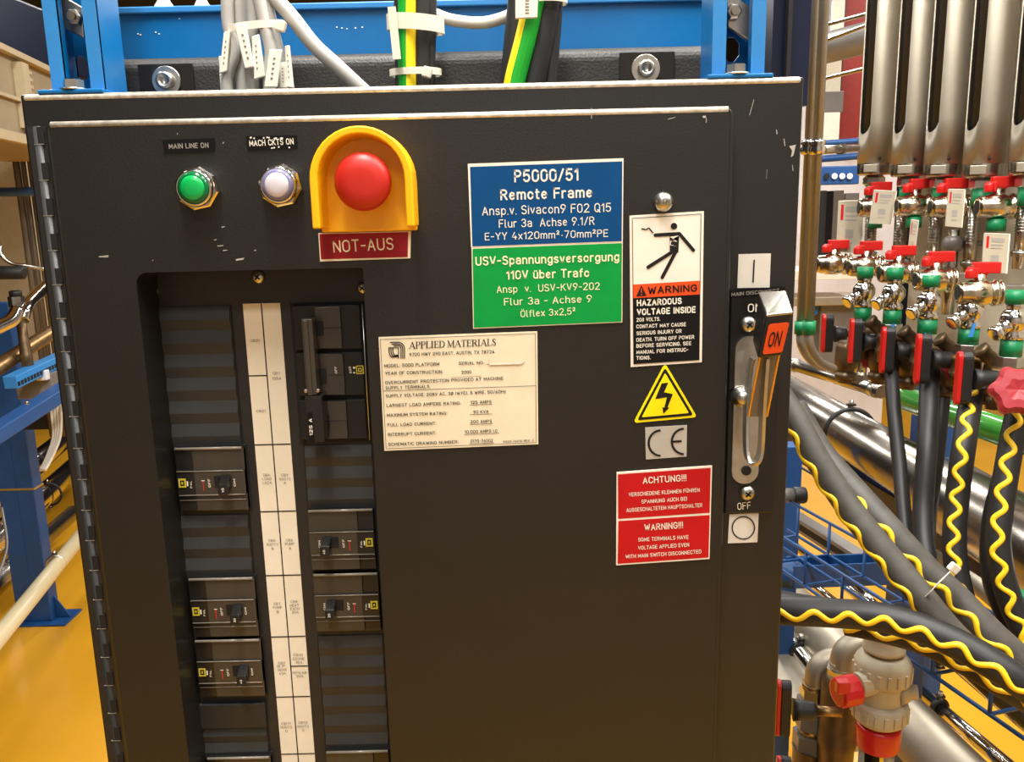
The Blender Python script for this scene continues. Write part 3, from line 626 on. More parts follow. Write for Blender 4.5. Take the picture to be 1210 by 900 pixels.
g = MB('sign_darkred').fill(WE, [(764, 526), (1117, 518), (1115, 617), (771, 626)], YS-.0002, 'sign_darkred').text('NOT-AUS', WE, (820, 600), (1060, 588), 48, YT, 'sign_cream'); g.build('lettering', p, recalc=False)
for q, t, a, b, c, lb in (([(140, 152), (347, 145), (347, 197), (147, 202)], 'MAIN LINE ON', (167, 188), (325, 183), 20, 'black label strip above the green lamp'), ([(472, 138), (673, 133), (677, 183), (478, 192)], 'MACH CKTS ON', (487, 178), (663, 170), 24, 'worn black label strip above the white lamp')):
    p = plate('lamp_label', zc(WE, *q), 'label_black', lb)
    g = MB('grey_print').text(t, WE, a, b, c, YT, 'grey_print' if 'LINE' in t else 'white_print', .01)
    if 'LINE' not in t:
        for i in range(14): x = 478+random.random()*190; y = 140+random.choice((0, 38))+random.random()*6; g.fill(WE, [(x, y), (x+6, y-2), (x+7, y+4), (x+1, y+5)], YT, 'white_print')
    g.build('lettering', p, recalc=False)
# ---- pilot lamps
def pilot(px, py, lens, rim, label):
    c = PY(px, py, YD-.014); c.y = YD; b = MB('chrome')
    b.lathe(c, (0, -1, 0), [(0, .0168), (.007, .0168), (.008, .0155)], 8, 'chrome', False, ph=.2)
    b.lathe(c, (0, -1, 0), [(.006, .0146), (.013, .0142), (.0145, .0132), (.0145, .0118), (.009, .0116)], 28, 'chrome', sx=1)
    t = b.build('pilot_lamp', cab, label)
    l = MB(lens); l.lathe(c, (0, -1, 0), [(.009, .0118), (.0155, .0118), (.0163, .0095)], 28, rim); l.lathe(c, (0, -1, 0), [(.0160, .0095), (.0172, .0085), (.0180, .005), (.0183, .0001)], 28, lens); l.build('lens', t)
pilot(228.5, 222, 'lens_green', 'lens_green_dark', 'green lit pilot lamp in a chrome hexagonal bezel')
pilot(328, 218.5, 'lens_white', 'lens_white_rim', 'white pilot lamp in a chrome hexagonal bezel')
# ---- emergency stop
YE = YD-.032
def arch(win_pts, Y):
    (lx, ly), (rx, ry), (tx, ty) = win_pts
    L = PY(lx, ly, Y); R = PY(rx, ry, Y); T = PY(tx, ty, Y); cx = (L.x+R.x)/2; ra = (R.x-L.x)/2; zc_ = T.z-ra*1.02; zb = mean(L.z, R.z)
    return [V(L.x, Y, zb)]+[V(cx-ra*math.cos(t*math.pi/20), Y, zc_+ra*1.02*math.sin(t*math.pi/20)) for t in range(21)]+[V(R.x, Y, zb)]
o1 = arch(((369.2, 270), (489.8, 268), (428, 148)), YE); i1 = arch(((378.5, 270), (480.5, 268), (428, 157.5)), YE)
c0 = (o1[0]+o1[-1])/2
def sc(pts, k, Y): return [V(c0.x+(p.x-c0.x)*k, Y, (o1[11].z)+(p.z-o1[11].z)*1.0-(1-k)*.0) for p in pts]
o2 = [V(p.x, YD, p.z) for p in o1]; i2 = [V(c0.x+(p.x-c0.x)*.95, YD-.004, p.z-.002 if j not in (0, len(i1)-1) else p.z) for j, p in enumerate(i1)]
b = MB('estop_yellow'); n = len(o1)
vs = o1+i1+o2+i2
fs = []
for i in range(n-1): fs += [(i, i+1, n+i+1, n+i), (2*n+i, 2*n+i+1, i+1, i), (n+i, n+i+1, 3*n+i+1, 3*n+i)]
fs += [(0, n, 3*n, 2*n), (n-1, 2*n-1, 4*n-1, 3*n-1)]
b.add(vs, fs, 'estop_yellow', False)
bz = PY(430, 273.5, YD-.006).z
bp = [V(p.x, YD-.006, p.z) for p in o2[1:-1]]; bp = [V(o2[0].x+.001, YD-.006, bz)]+bp+[V(o2[-1].x-.001, YD-.006, bz)]
b.prism(bp[::-1], V(0, .006, 0), 'estop_yellow')
es = b.build('emergency_stop_shroud', cab, 'yellow arched emergency stop guard around a red button', bevel=.0012)
c = PY(428, 214.5, YD-.030); c.y = YD-.005
b = MB('estop_red'); b.lathe(c, (0, -1, 0), [(0, .013), (.014, .013), (.015, .0205), (.022, .0215), (.026, .0195), (.0285, .015), (.0295, .009), (.0292, .0001)], 40); 
for i in range(3):
    u = [V(.0115*math.cos(math.radians(t+120*i)), 0, .0115*math.sin(math.radians(t+120*i))) for t in range(0, 90, 10)]
    b.tube([c+V(q.x, -.0283, q.z) for q in u], .0006, 6)
b.build('push_button', es)
# ---- bolt above the shock sign
b = MB('zinc'); c = PY(785, 238.5, YD-.006); c.y = YD
b.lathe(c, (0, -1, 0), [(0, .0076), (.003, .0076), (.0055, .0066), (.0078, .0042), (.0086, .002), (.0082, .0001)], 24); b.lathe(c, (0, -1, 0), [(0, .0024), (.0095, .0022), (.010, .0001)], 6, 'steel', False)
b.build('dome_bolt', cab)
# ---- paint chips
g = MB('grey_print'); YC = -.0004
WC = (700, 0, 4)
for pts, Y, m in (([(930, 690), (962, 684), (958, 700), (950, 735), (938, 742), (944, 712)], YC, 'sign_silver'), ([(903, 655), (908, 655), (912, 690), (908, 692)], YC, 'grey_print'), ([(762, 470), (765, 471), (744, 545), (741, 544)], YC, 'grey_print'), ([(868, 612), (872, 612), (876, 632), (870, 634)], YC, 'grey_print'), ([(944, 780), (947, 780), (950, 808), (946, 806)], YC, 'grey_print'), ([(824, 800), (826, 800), (824, 845), (822, 845)], YC, 'grey_print'),
    ([(520, 548), (535, 546), (538, 556), (524, 558)], YD-.0004, 'sign_silver'), ([(536, 556), (540, 556), (540, 580), (536, 580)], YD-.0004, 'grey_print'), ([(412, 515), (420, 515), (418, 528), (413, 528)], YD-.0004, 'grey_print'), ([(355, 562), (395, 552), (385, 558), (360, 565)], YD-.0004, 'grey_print'), ([(-8, 512), (-2, 512), (-2, 560), (-6, 560)], YD-.0004, 'grey_print')):
    g.fill(WC, pts, Y, m)
WC = (150, 120, 3.361)
for x, y, a, h in ((432, 625, 34, 7), (375, 497, 14, 4), (358, 572, 26, 3), (345, 548, 12, 3), (380, 590, 20, 3), (198, 127, 4, 5), (100, 630, 4, 3), (505, 590, 8, 4), (380, 163, 5, 5)): g.fill(WC, [(x, y), (x+a, y-h*.7), (x+a*.9, y+h*.3), (x+2, y+h)], YD-.0004, 'sign_silver')
g.fill((0, 200, 3), [(348, 308), (385, 304), (384, 312), (352, 312)], YD-.0004, 'grey_print')
g.build('paint_chips', cab, recalc=False)
# ---- main disconnect on the fixed frame
YP = -.003
b = MB('label_black'); q = [PY(*p_, YP) for p_ in ((862, 352), (915, 350), (909.5, 606), (858, 608))]
px0 = mean(q[0].x, q[3].x); px1 = q[2].x+.003
b.bb(px0, px1, YP, 0, q[2].z, PY(890, 344, YP).z, 'plastic_black')
ds = b.build('disconnect_switch', cab, 'rotary main disconnect with chrome lever in the ON position', bevel=.0012)
WH = (840, 280, 5)
g = MB('label_black').fill(WH, [(116, 318), (440, 292), (440, 326), (118, 352)], YP-.0004, 'label_black'); g.text('MAIN DISCONNECT', WH, (122, 350), (405, 326), 22, YP-.0008, 'grey_print'); g.build('lettering', ds, recalc=False); MB('white_print').text('ON', WH, (218, 444), (300, 441), 50, YP-.0008, 'white_print').build('on_legend', ds, recalc=False)
WL = (840, 440, 4.09); MB('sign_cream').text('OFF', WL, (129, 664), (193, 658), 36, YP-.0006, 'sign_cream').build('off_legend', ds, recalc=False)
zt = PY(876, 397, YP-.002); zb_ = PY(881, 571, YP-.002); xa = mean(PY(866, 470, YP-.002).x, PY(866, 540, YP-.002).x); xb = xa+.0225
sp = rrect(xa, xb, zb_.z, zt.z, (.0110,)*4, 8); b = MB('zinc').prism([V(x, YP-.003, z_) for x, z_ in sp], V(0, .003, 0), 'zinc')
hc = PY(882, 556, YP-.004); b.lathe(hc+V(0, .0012, 0), (0, -1, 0), [(0, .0042), (.0016, .0042)], 16, 'deep_black'); b.build('base_plate', ds)
b = MB('zinc'); pc = PY(878, 470, YP-.01); pc.y = YP-.003; b.lathe(pc, (0, -1, 0), [(0, .0085), (.004, .0085), (.006, .007), (.009, .006), (.012, .0045), (.0125, .0001)], 24); b.build('pivot_boss', ds)
# lever: zinc channel with a return bend, two brass edges
yl = -.045
path = [PY(x, y, Y) for x, y, Y in ((908, 424, -.052), (906, 450, -.050), (903.5, 490, -.046), (901.5, 530, -.042), (898, 545, -.042), (891, 549, -.040), (885.5, 543, -.036), (883.5, 520, -.030), (884.5, 480, -.026), (888, 440, -.026), (892, 424, -.03))]
path = spline(path, 4); b = MB('zinc'); vs = []; fs = []
for i, p in enumerate(path):
    t = (path[min(i+1, len(path)-1)]-path[max(i-1, 0)]).normalized(); u = V(0, -1, 0); nn = t.cross(u).normalized()*.0014
    dpt = .011
    vs += [p+nn, p-nn, p-nn+V(0, dpt, 0), p+nn+V(0, dpt, 0)]
N = len(path)
for i in range(N-1):
    for k in range(4): fs.append((i*4+k, i*4+(k+1) % 4, (i+1)*4+(k+1) % 4, (i+1)*4+k))
fs += [(0, 1, 2, 3), ((N-1)*4+3, (N-1)*4+2, (N-1)*4+1, (N-1)*4)]
b.add(vs, fs, 'zinc'); 
for a_, c_ in (((898.5, 418, -.054), (884.5, 492, -.034)), ((920.5, 418, -.054), (906, 492, -.034))): b.tube([PY(*a_), PY(*c_)], .0011, 8, 'brass_yellow')
b.hexa([PY(900, 418, -.046), PY(918, 418, -.046), PY(905, 492, -.032), PY(885, 492, -.03), PY(900, 418, -.043), PY(918, 418, -.043), PY(905, 492, -.029), PY(885, 492, -.027)], 'far_grey')
b.build('lever_arm', ds, bevel=.0004)
b = MB('plastic_black'); F = [PY(894.5, 424, -.058), PY(924.5, 420.5, -.058), PY(937, 370, -.062), PY(905, 373.5, -.062), PY(889, 404, -.028), PY(912, 402, -.028), PY(928.5, 344.5, -.030), PY(896, 346.5, -.030)]
b.hexa(F); b.build('lever_grip', ds, bevel=.0022, seg=3)
T = [F[3]+(F[2]-F[3])*.02, F[2], F[6], F[7]]; up_ = V(0, -.0003, .0012)
b = MB('chrome').prism([T[0]+up_, T[1]+up_, T[2]+up_, T[3]+up_], V(0, 0, -.002), 'steel'); b.build('grip_cap', ds, 'worn bare-metal top of the grip', bevel=.0008)
def fp(u, v): return (F[0]*(1-u)+F[1]*u)*(1-v)+(F[3]*(1-u)+F[2]*u)*v+V(0, -.0014, 0)
pp = []
for cu, cv, sa in ((.24, .16, 180), (.86, .16, 270), (.86, .74, 0), (.24, .74, 90)):
    for k in range(5): t = math.radians(sa+k*22.5); pp.append(fp(cu+.07*math.cos(t), cv+.06*math.sin(t)))
b = MB('sign_orange').prism(pp, V(0, .0012, 0), 'sign_orange')
vs, fs = text_geo('ON', .01); x_0 = min(v[0] for v in vs); x_1 = max(v[0] for v in vs)
b.add([fp(.28+.48*(v[0]-x_0)/(x_1-x_0), .26+.36*v[1]/.729)+V(0, -.0004, 0) for v in vs], fs, 'black_print'); b.build('grip_label', ds, 'orange label reading ON', recalc=False)
dome_screw(PY(882.5, 582, YP), .0066, par=ds); dome_screw(PY(884, 383, YP), .0066, par=ds)
def sticker(name, q, label):
    q = [PY(*p_, -.001) for p_ in q]; b = MB('sticker_white').prism([q[3], q[2], q[1], q[0]], V(0, .0009, 0), 'sticker_white'); return b.build(name, cab, label)
p = sticker('on_symbol_sticker', zc(WH, (164, 102), (355, 97), (347, 298), (157, 301)), 'white square sticker with a vertical bar')
MB('black_print').stroke(WH, [(256, 134), (249, 268)], 9, -.0014, 'black_print', False).build('symbol', p, recalc=False)
p = sticker('off_symbol_sticker', zc(WL, (90, 685), (231, 678), (225, 820), (82, 825)), 'white square sticker with a circle')
MB('black_print').stroke(WL, [(157+54*math.cos(math.radians(t)), 750+54*math.sin(math.radians(t))) for t in range(0, 361, 12)], 6, -.0014, 'black_print', False).build('symbol', p, recalc=False)
# ================================================================== FRAME ABOVE THE CABINET
def up_to(p, z): return V(p.x, p.y, z)
fr = thing('steel_rack', 'bright blue steel channel frame standing on top of the black cabinet', 'rack', (0.3, .10, CZ))
def upright(xa, xb, y0, side_left, label):
    # open-fronted channel: back web, two side flanges, two lips
    W = xb-xa; D = .041; t = .0025; lip = W*.26; zt = 2.05; zb = CZ+.0035
    b = MB('blue_paint'); b.bb(xa, xa+t, y0, y0+D, zb, zt); b.bb(xb-t, xb, y0, y0+D, zb, zt)
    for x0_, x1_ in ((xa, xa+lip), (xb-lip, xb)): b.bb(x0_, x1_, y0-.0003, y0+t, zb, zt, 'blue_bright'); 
    for x_ in (xa+lip-t, xb-lip): b.bb(x_, x_+t, y0, y0+.009, zb, zt)
    # web with a slotted hole
    yb = y0+D-t; hx_ = PY(96, 80, yb).x if side_left else PY(864.5, 58, yb).x; z0, z1 = (PY(96, 94, yb).z, PY(96, 66, yb).z) if side_left else (PY(865, 73, yb).z, PY(865, 44, yb).z); xw0, xw1 = hx_-.0065, hx_+.0065
    for (p0, p1, q0, q1) in ((xa+t, xw0, zb, zt), (xw1, xb-t, zb, zt), (xw0, xw1, zb, z0), (xw0, xw1, z1, zt)): b.bb(p0, p1, yb, yb+t, q0, q1)
    for zz_, sg in ((z0, 1), (z1, -1)):
        for sx in (xw0, xw1):
            k = 1 if sx == xw0 else -1; b.prism([V(sx, yb, zz_), V(sx+k*.004, yb, zz_), V(sx, yb, zz_+sg*.005)], V(0, t, 0))
    u = b.build('upright', fr)
    foot = MB('blue_paint').bb(xa-.006, xb+.004, y0-.012, y0+D+.008, CZ, CZ+.0035).build('foot_plate', fr, bevel=.001)
    bt = MB('zinc'); c = V((xa+xb)/2-.002, y0-.003, CZ+.0035); bt.cyl(c, c+V(0, 0, .0012), .0105, n=24); bt.cyl(c+V(0, 0, .0012), c+V(0, 0, .0078), .0078, n=6, smooth=False, ph=.4); bt.build('bolt', fr)
    # slanting steel strap with a nut
    yc = y0+.020; q_ = [PY(x, y, yc) for x, y in (((60, -14), (97, 8), (99, 45), (62, 27)) if side_left else ((858, -14), (890, 10), (885, 48), (860, 31)))]
    st_ = MB('zinc').prism(q_[::-1], V(0, .005, 0)).build('steel_strap', fr, bevel=.0008)
    nc = PY(90, 21, yc-.002) if side_left else PY(866, 15, yc-.002)
    n_ = MB('zinc'); n_.lathe(nc, (0, -1, 0), [(0, .0062), (.005, .0062), (.0058, .0050)], 6, smooth=False); n_.lathe(nc, (0, -1, 0), [(.005, .0036), (.0088, .0034)], 14, 'steel'); n_.build('nut', fr)
    return u
yu = .012
xu = mean(PY(48, 0, yu).x, PY(62.5, 104, yu).x); upright(xu, xu+.0415, yu, True, '')
xu = mean(PY(906, 0, yu).x, PY(903, 82, yu).x); upright(xu-.0415, xu, yu, False, '')
yb = .135
zt, zb_ = PY(470, 6, yb).z, PY(470, 100, yb).z
b = MB('blue_paint'); xl, xr = PY(110, 30, yb).x, PY(850, 30, yb).x
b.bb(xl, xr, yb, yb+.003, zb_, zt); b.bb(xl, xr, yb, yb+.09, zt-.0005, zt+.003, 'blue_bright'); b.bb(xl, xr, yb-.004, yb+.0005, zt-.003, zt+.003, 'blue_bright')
b.build('crossbeam', fr, bevel=.0012)
b = MB('sign_white')   # worn paint specks
for x, y in ((163, 40), (166, 41), (184, 38), (188, 40), (212, 22), (398, 32), (404, 33), (410, 34), (420, 33), (428, 32), (370, 40), (523, 31)): p = PY(x, y, yb-.0004); b.bb(p.x-.0007, p.x+.0007, p.y, p.y+.0002, p.z-.0005, p.z+.0005)
b.build('paint_wear', fr, recalc=False)
# black gutter behind the top edge
yg = .085
gz = mean(PY(128, 66, yg).z, PY(834, 53, yg).z); xg0, xg1 = PY(112, 90, yg).x, PY(850, 80, yg).x
b = MB('black_box'); R = .012
pr = [(yg, CZ), (yg, gz-R)]+[(yg+R-R*math.cos(t*math.pi/12), gz-R+R*math.sin(t*math.pi/12)) for t in range(1, 7)]+[(yg+.045, gz), (yg+.045, CZ)]
b.prism([V(xg0, y, z_) for y, z_ in pr], V(xg1-xg0, 0, 0)); gt = b.build('cable_gutter', None, bevel=.0008)
tag(gt, 'black rounded steel gutter on the cabinet top between the blue uprights', 'gutter')
for px, py, pl in ((195, 95, (162, 76, 230, 110)), (763.5, 81, (732, 62, 797, 100))):
    Y = yg-.0035; A, B = PY(pl[0], pl[1], Y), PY(pl[2], pl[3], Y)
    b = MB('plastic_black').bb(A.x, B.x, Y, yg, CZ, A.z); left = px < 400
    pn = thing('bolted_pad', 'black bolted pad on the gutter beside the %s blue upright' % ('left' if left else 'right'), 'bracket', ((A.x+B.x)/2, yg, CZ), 'bolted pads on the gutter'); b.build('pad', pn, bevel=.0006)
    c = PY(px, py, Y-.004); c.y = Y; m_ = MB('zinc'); m_.lathe(c, (0, -1, 0), [(0, .0125), (.0015, .0125), (.002, .0120)], 28)
    m_.build('washer', pn); m_ = MB('zinc'); m_.lathe(c, (0, -1, 0), [(.0015, .0074), (.0065, .0074), (.0078, .0062), (.0078, .0040), (.004, .0038), (.004, .0001)], 24); m_.build('bolt_head', pn)
# ---- cables dropping into the cabinet top
def cable(pts, r, m, name, label, cat, group=None, n=8, extra=None):
    b = MB(m).tube(spline(pts, n), r, 14, m); o = tag(b.build(name, None), label, cat, group); return o
zc0 = CZ-.0015
def Yp_(x, y, Y): return PY(x, y, Y)
def drop(px, Y): p = PY(px, 100, Y); return V(p.x, p.y, CZ)
gl = ['leftmost grey cable of the tagged bundle, white tag at its foot', 'grey cable second from the left in the bundle, behind the tags', 'grey cable in the middle of the bundle with black print', 'grey cable in front of the bundle, tag low on its right', 'rightmost grey cable of the bundle, under the tie head']
B5 = [((268, -20), (270, 30), (277, 62), (268, 90), .050), ((283, -20), (284, 30), (285, 60), (287, 90), .058), ((297, -20), (300, 30), (294, 62), (298, 90), .052), ((302, -20), (312, 25), (320, 62), (318, 90), .046), ((310, -20), (320, 25), (328, 58), (332, 90), .056)]
cabs = []
for (a, b_, c_, d_, Y), lb in zip(B5, gl):
    e = drop(d_[0], Y); t = thing('grey_cable', lb, 'cable', e, 'grey cables in the tagged bundle')
    MB('cable_grey').tube(spline([PY(*a, Y), PY(*b_, Y), PY(*c_, Y), PY(*d_, Y), e], 8), .0052 if Y < .057 else .0058, 14).build('sheath', t); cabs.append(t)
def marker(par, q, Y, m='tag_white'):
    q = [PY(x, y, Y) for x, y in q]; b = MB(m); n = (q[1]-q[0]).cross(q[3]-q[0]).normalized()*.0022
    b.prism([q[3], q[2], q[1], q[0]], V(0, .003, 0), m); o = b.build('cable_marker', par, 'white cable marker sleeve', bevel=.0008)
    g = MB('grey_ink')
    def L(u, v): return q[0]+(q[1]-q[0])*u+(q[3]-q[0])*v+V(0, -.0003, 0)
    for k in range(5):
        v = .22+.13*k; g.add([L(.42, v), L(.62, v+.01), L(.60, v+.05), L(.44, v+.06)], [(0, 1, 2, 3)])
    g.build('faded_marking', o, recalc=False)
marker(cabs[1], ((277, 29), (290, 28), (300, 79), (289, 81)), .038); marker(cabs[2], ((297, 43), (306, 40), (313, 90), (300, 94)), .040)
marker(cabs[3], ((318, 58), (333, 58), (327, 103), (312, 103)), .034); marker(cabs[0], ((264, 38), (272, 36), (268, 84), (259, 87)), .042); marker(cabs[4], ((336, 54), (342, 53), (347, 104), (339, 103)), .045)
marker(cabs[0], ((258, 66), (268, 66), (271, 104), (260, 104)), .047); marker(cabs[4], ((330, 74), (337, 73), (339, 104), (331, 104)), .044)
def loop_tie(c, rx, ry, h, label, head=None, tail=None, slant=0):
    t = thing('cable_tie', label, 'cable tie', c, 'cable ties on the cabinet-top cables'); b = MB('tie_clear'); vs = []; n = 32
    for k in range(n):
        a = 2*math.pi*k/n; p = V(rx*math.cos(a), ry*math.sin(a), slant*math.cos(a))
        for s_, zz_ in ((1, -h/2), (1, h/2), (1.06, h/2), (1.06, -h/2)): vs.append(c+V(p.x*s_, p.y*s_, p.z+zz_))
    b.add(vs, [(i*4+k, i*4+(k+1) % 4, ((i+1) % n)*4+(k+1) % 4, ((i+1) % n)*4+k) for i in range(n) for k in range(4)]); b.build('strap', t)
    if head is not None: MB('tie_clear').box(head, (.0075, .006, .0085), None, Matrix.Rotation(.3, 3, 'Y')).build('head', t, bevel=.001)
    if tail is not None: MB('tie_clear').box((tail[0]+tail[1])/2, (abs(tail[1].x-tail[0].x)+.003, .0016, abs(tail[0].z-tail[1].z)), None, Matrix.Rotation(-.06, 3, 'Y')).build('tail', t)
c = PY(302, 33, .052); loop_tie(c, .0245, .0115, .006, 'clear cable tie around the grey tagged cable bundle', PY(332, 31, .042), None, .002)
p0 = PY(436, 99, .055)
cable([PY(316, -12, .055), PY(345, 20, .052), PY(370, 52, .05), PY(398, 78, .05), V(p0.x, p0.y, CZ)], .0062, 'cable_grey', 'grey_cable', 'thick grey cable slanting down to the cabinet, alone right of the bundle', 'cable')
def twotone(pts, r, label, group, m1='wire_green', m2='wire_yellow', split=0.0):
    P = spline(pts, 8); t = thing('earth_cable', label, 'cable', P[-1], group); b = MB(m1); n = 16; fr_ = None; vs = []; fs = []; ms = []
    for i, p in enumerate(P):
        tg_ = (P[min(i+1, len(P)-1)]-P[max(i-1, 0)]).normalized(); sd = tg_.cross(V(0, 1, 0)).normalized(); f = sd.cross(tg_)
        for k in range(n): a = 2*math.pi*k/n; vs.append(p+sd*(r*math.cos(a))+f*(r*math.sin(a)))
    for i in range(len(P)-1):
        for k in range(n):
            sx = math.cos(2*math.pi*(k+.5)/n); m = m2 if sx < split else m1
            b.add([vs[i*n+k], vs[i*n+(k+1) % n], vs[(i+1)*n+(k+1) % n], vs[(i+1)*n+k]], [(0, 1, 2, 3)], m, True)
    return t, b
Y = .05
t, b = twotone([PY(481, -15, Y), PY(481, 30, Y), PY(481, 70, Y), drop(481, Y)], .0075, 'green and yellow earth cable beside black cables, left pair', 'green-yellow earth cables', m1='wire_yellow', m2='wire_green'); b.build('sheath', t)
bl = [('black cable touching the right of the left earth cable', (498, 498, 498), .056, .0078), ('thin black cable rightmost in the left earth-cable group', (508, 507, 506), .060, .0060), ('black cable hidden left behind the left earth cable', (474, 474, 475), .062, .006)]
for lb, (x1, x2, x3), Y, r in bl: cable([PY(x1, -15, Y), PY(x2, 40, Y), PY(x3, 80, Y), drop(x3, Y)], r, 'rubber_black', 'black_cable', lb, 'cable', 'black cables on the cabinet top')
c = PY(491, 29, .054); loop_tie(c, .0225, .0135, .0125, 'wide clear cable tie around the left earth cable', None, (PY(462, 8, .036), PY(470, 70, .036)), -.002)
c = PY(491, 86, .054); loop_tie(c, .0205, .0125, .0055, 'narrow clear cable tie low on the left earth cable', PY(505, 85.5, .038))
Y = .046
t, b = twotone([PY(634, -15, Y), PY(628, 15, Y), PY(620, 50, Y), PY(610, 88, Y), drop(606, Y)], .0088, 'thick green and yellow earth cable with white tag, right pair', 'green-yellow earth cables', split=-.45); sh_ = b.build('sheath', t)
marker(t, ((609, -6), (636, -6), (635, 21), (609, 22)), .032)
for lb, xs, Y, r in (('thick black cable right of the white-tagged earth cable', (648, 645, 638, 628), .054, .0105), ('thin black cable rightmost on the cabinet top', (655, 655, 652, 649), .058, .0065), ('black cable left of the white-tagged earth cable', (613, 610, 606, 601), .060, .0085)):
    cable([PY(xs[0], -15, Y), PY(xs[1], 20, Y), PY(xs[2], 60, Y), drop(xs[3], Y)], r, 'rubber_black', 'black_cable', lb, 'cable', 'black cables on the cabinet top')
c = PY(646, -2, .052); loop_tie(c, .016, .014, .010, 'clear cable tie at the photo top on the right earth cable')
cable([PY(512, 16, .085), PY(535, 24, .080), PY(570, 27, .078), PY(600, 19, .075), PY(612, 8, .075), PY(618, -14, .08)], .0050, 'cable_white', 'white_cable', 'white cable sagging between the two earth-cable groups', 'cable')
for x, r_, lb in ((193, .010, 'clear plug lying on the blue beam, left'), (238, .008, 'clear plug lying on the blue beam beside the grey bundle')):
    p = PY(x, -3, .16); b = MB('cable_white'); b.lathe(V(p.x, p.y, zt+.003), (0, 0, 1), [(0, r_), (.006, r_*.9), (.012, r_*.5), (.02, r_*.5)], 14); tag(b.build('cable_gland', None), lb, 'cable gland', 'cable glands on the beam')
b = MB('navy'); A, B = PY(908, -20, .22), PY(940, 85, .24); b.bb(A.x, B.x, .20, .24, CZ, 2.05); b.bb(A.x+.012, A.x+.016, .19, .20, CZ, 2.05, 'matt_black'); tag(b.build('dark_post', None), 'dark navy post behind the right end of the cabinet', 'post')
# ================================================================== RIGHT: WATER MANIFOLD BEHIND THE CABINET
AX = V(.985, -.17, 0).normalized(); PERP = V(.17, .985, 0).normalized(); ROWD = V(-.37, .93, 0)     # across the manifold (into its panel) / along it (away from us)
ordr = ['first', 'second', 'third', 'fourth', 'fifth']
def nth(i): return '%s from the left' % ordr[i]
# mounting panel
a = PD(1079, 300, zrow(1079)+.075); e = a-ROWD*1.0
b = MB('panel_cream').beam(V(a.x, a.y, 1.66), V(e.x, e.y, 1.66), .012, .80)
tag(b.build('mounting_panel', None, bevel=.002), 'cream backing panel behind the row of grey flow meters', 'panel')
# flow meters
FM = [(1034, 193), (1075, 194), (1115, 194), (1162.5, 194), (1219, 190)]
for i, (px, py) in enumerate(FM):
    zc = zrow(px); B = PD(px, py, zc); r = .0262
    t = thing('flow_meter', 'satin grey slotted flow meter column, %s in the row' % nth(i), 'flow meter', B, 'flow meters on the cream panel')
    # slotted housing
    b = MB('satin_steel'); n = 48; toc = (CAM-B); base = math.atan2(toc.y, toc.x)
    s0, s1 = math.radians(22), math.radians(84); zb = B.z+.0; zs = B.z+.044; zt_ = 2.32
    vs = []; fs = []
    angs = [base+2*math.pi*k/n for k in range(n)]
    def rel(k): return (2*math.pi*k/n+math.pi) % (2*math.pi)-math.pi
    def low(k):
        q = -rel(k)   # slot opens towards the left as the camera sees it
        if s0 <= q <= s1:
            u = (q-(s0+s1)/2)/((s1-s0)/2); return zs+.016*(1-math.sqrt(max(0, 1-u*u)))
        return None
    for k in range(n):
        c_, s_ = math.cos(angs[k]), math.sin(angs[k]); lo = low(k); vs += [B+V(r*c_, r*s_, 0), V(B.x+r*c_, B.y+r*s_, zs+.018 if lo is None else lo), V(B.x+r*c_, B.y+r*s_, zt_)]
    for k in range(n):
        k2 = (k+1) % n; fs.append((k*3, k2*3, k2*3+1, k*3+1))
        if low(k) is None or low(k2) is None: fs.append((k*3+1, k2*3+1, k2*3+2, k*3+2))
    b.add(vs, fs, 'satin_steel', True); h_ = b.build('housing', t, recalc=False)
    sm = h_.modifiers.new('wall', 'SOLIDIFY'); sm.thickness = .0022; sm.offset = -1
    b = MB('black_box').cyl(B+V(0, 0, .004), V(B.x, B.y, 2.3), r*.80, n=24)
    sd = V(toc.y, -toc.x, 0).normalized(); 
    for k in range(26):
        zz_ = zs+.03+k*.021; dv = (toc.normalized()*math.cos(math.radians(50))-sd*math.sin(math.radians(50))); dv.z = 0; dv.normalize()
        c = V(B.x, B.y, zz_)+dv*r*.80; b.box(c, (.003, .003, .0016 if k % 4 else .003), 'sign_silver')
    b.build('scale_tube', t)
    b = MB('steel'); b.lathe(B, (0, 0, -1), [(-.002, r*.98), (.001, r*1.0), (.016, r*.98), (.018, r*.9)], 28, 'steel'); nk = (toc.normalized()+sd*-.25).normalized()*-1
    cc_ = B+V(0, 0, -.008)+V(toc.x, toc.y, 0).normalized()*r*.86+sd*.006; b.box(cc_, (.020, .012, .012), 'satin_steel', Matrix.Rotation(base+math.pi/2, 3, 'Z')); b.build('end_cap', t, bevel=.0008)
    hs = B+V(0, 0, .006)+V(toc.x, toc.y, 0).normalized()*r*1.0-sd*.006; MB('deep_black').ball(hs, .0022, 8).build('set_screw', t)
    b = MB('zinc').lathe(B, (0, 0, -1), [(.018, .012), (.022, .0165), (.031, .0165), (.034, .012)], 6, smooth=False); b.build('hex_nut', t)
    b = MB('tape_green').cyl(B+V(0, 0, -.033), B+V(0, 0, -.056), .0125, .0120); b.build('sealing_tape', t)
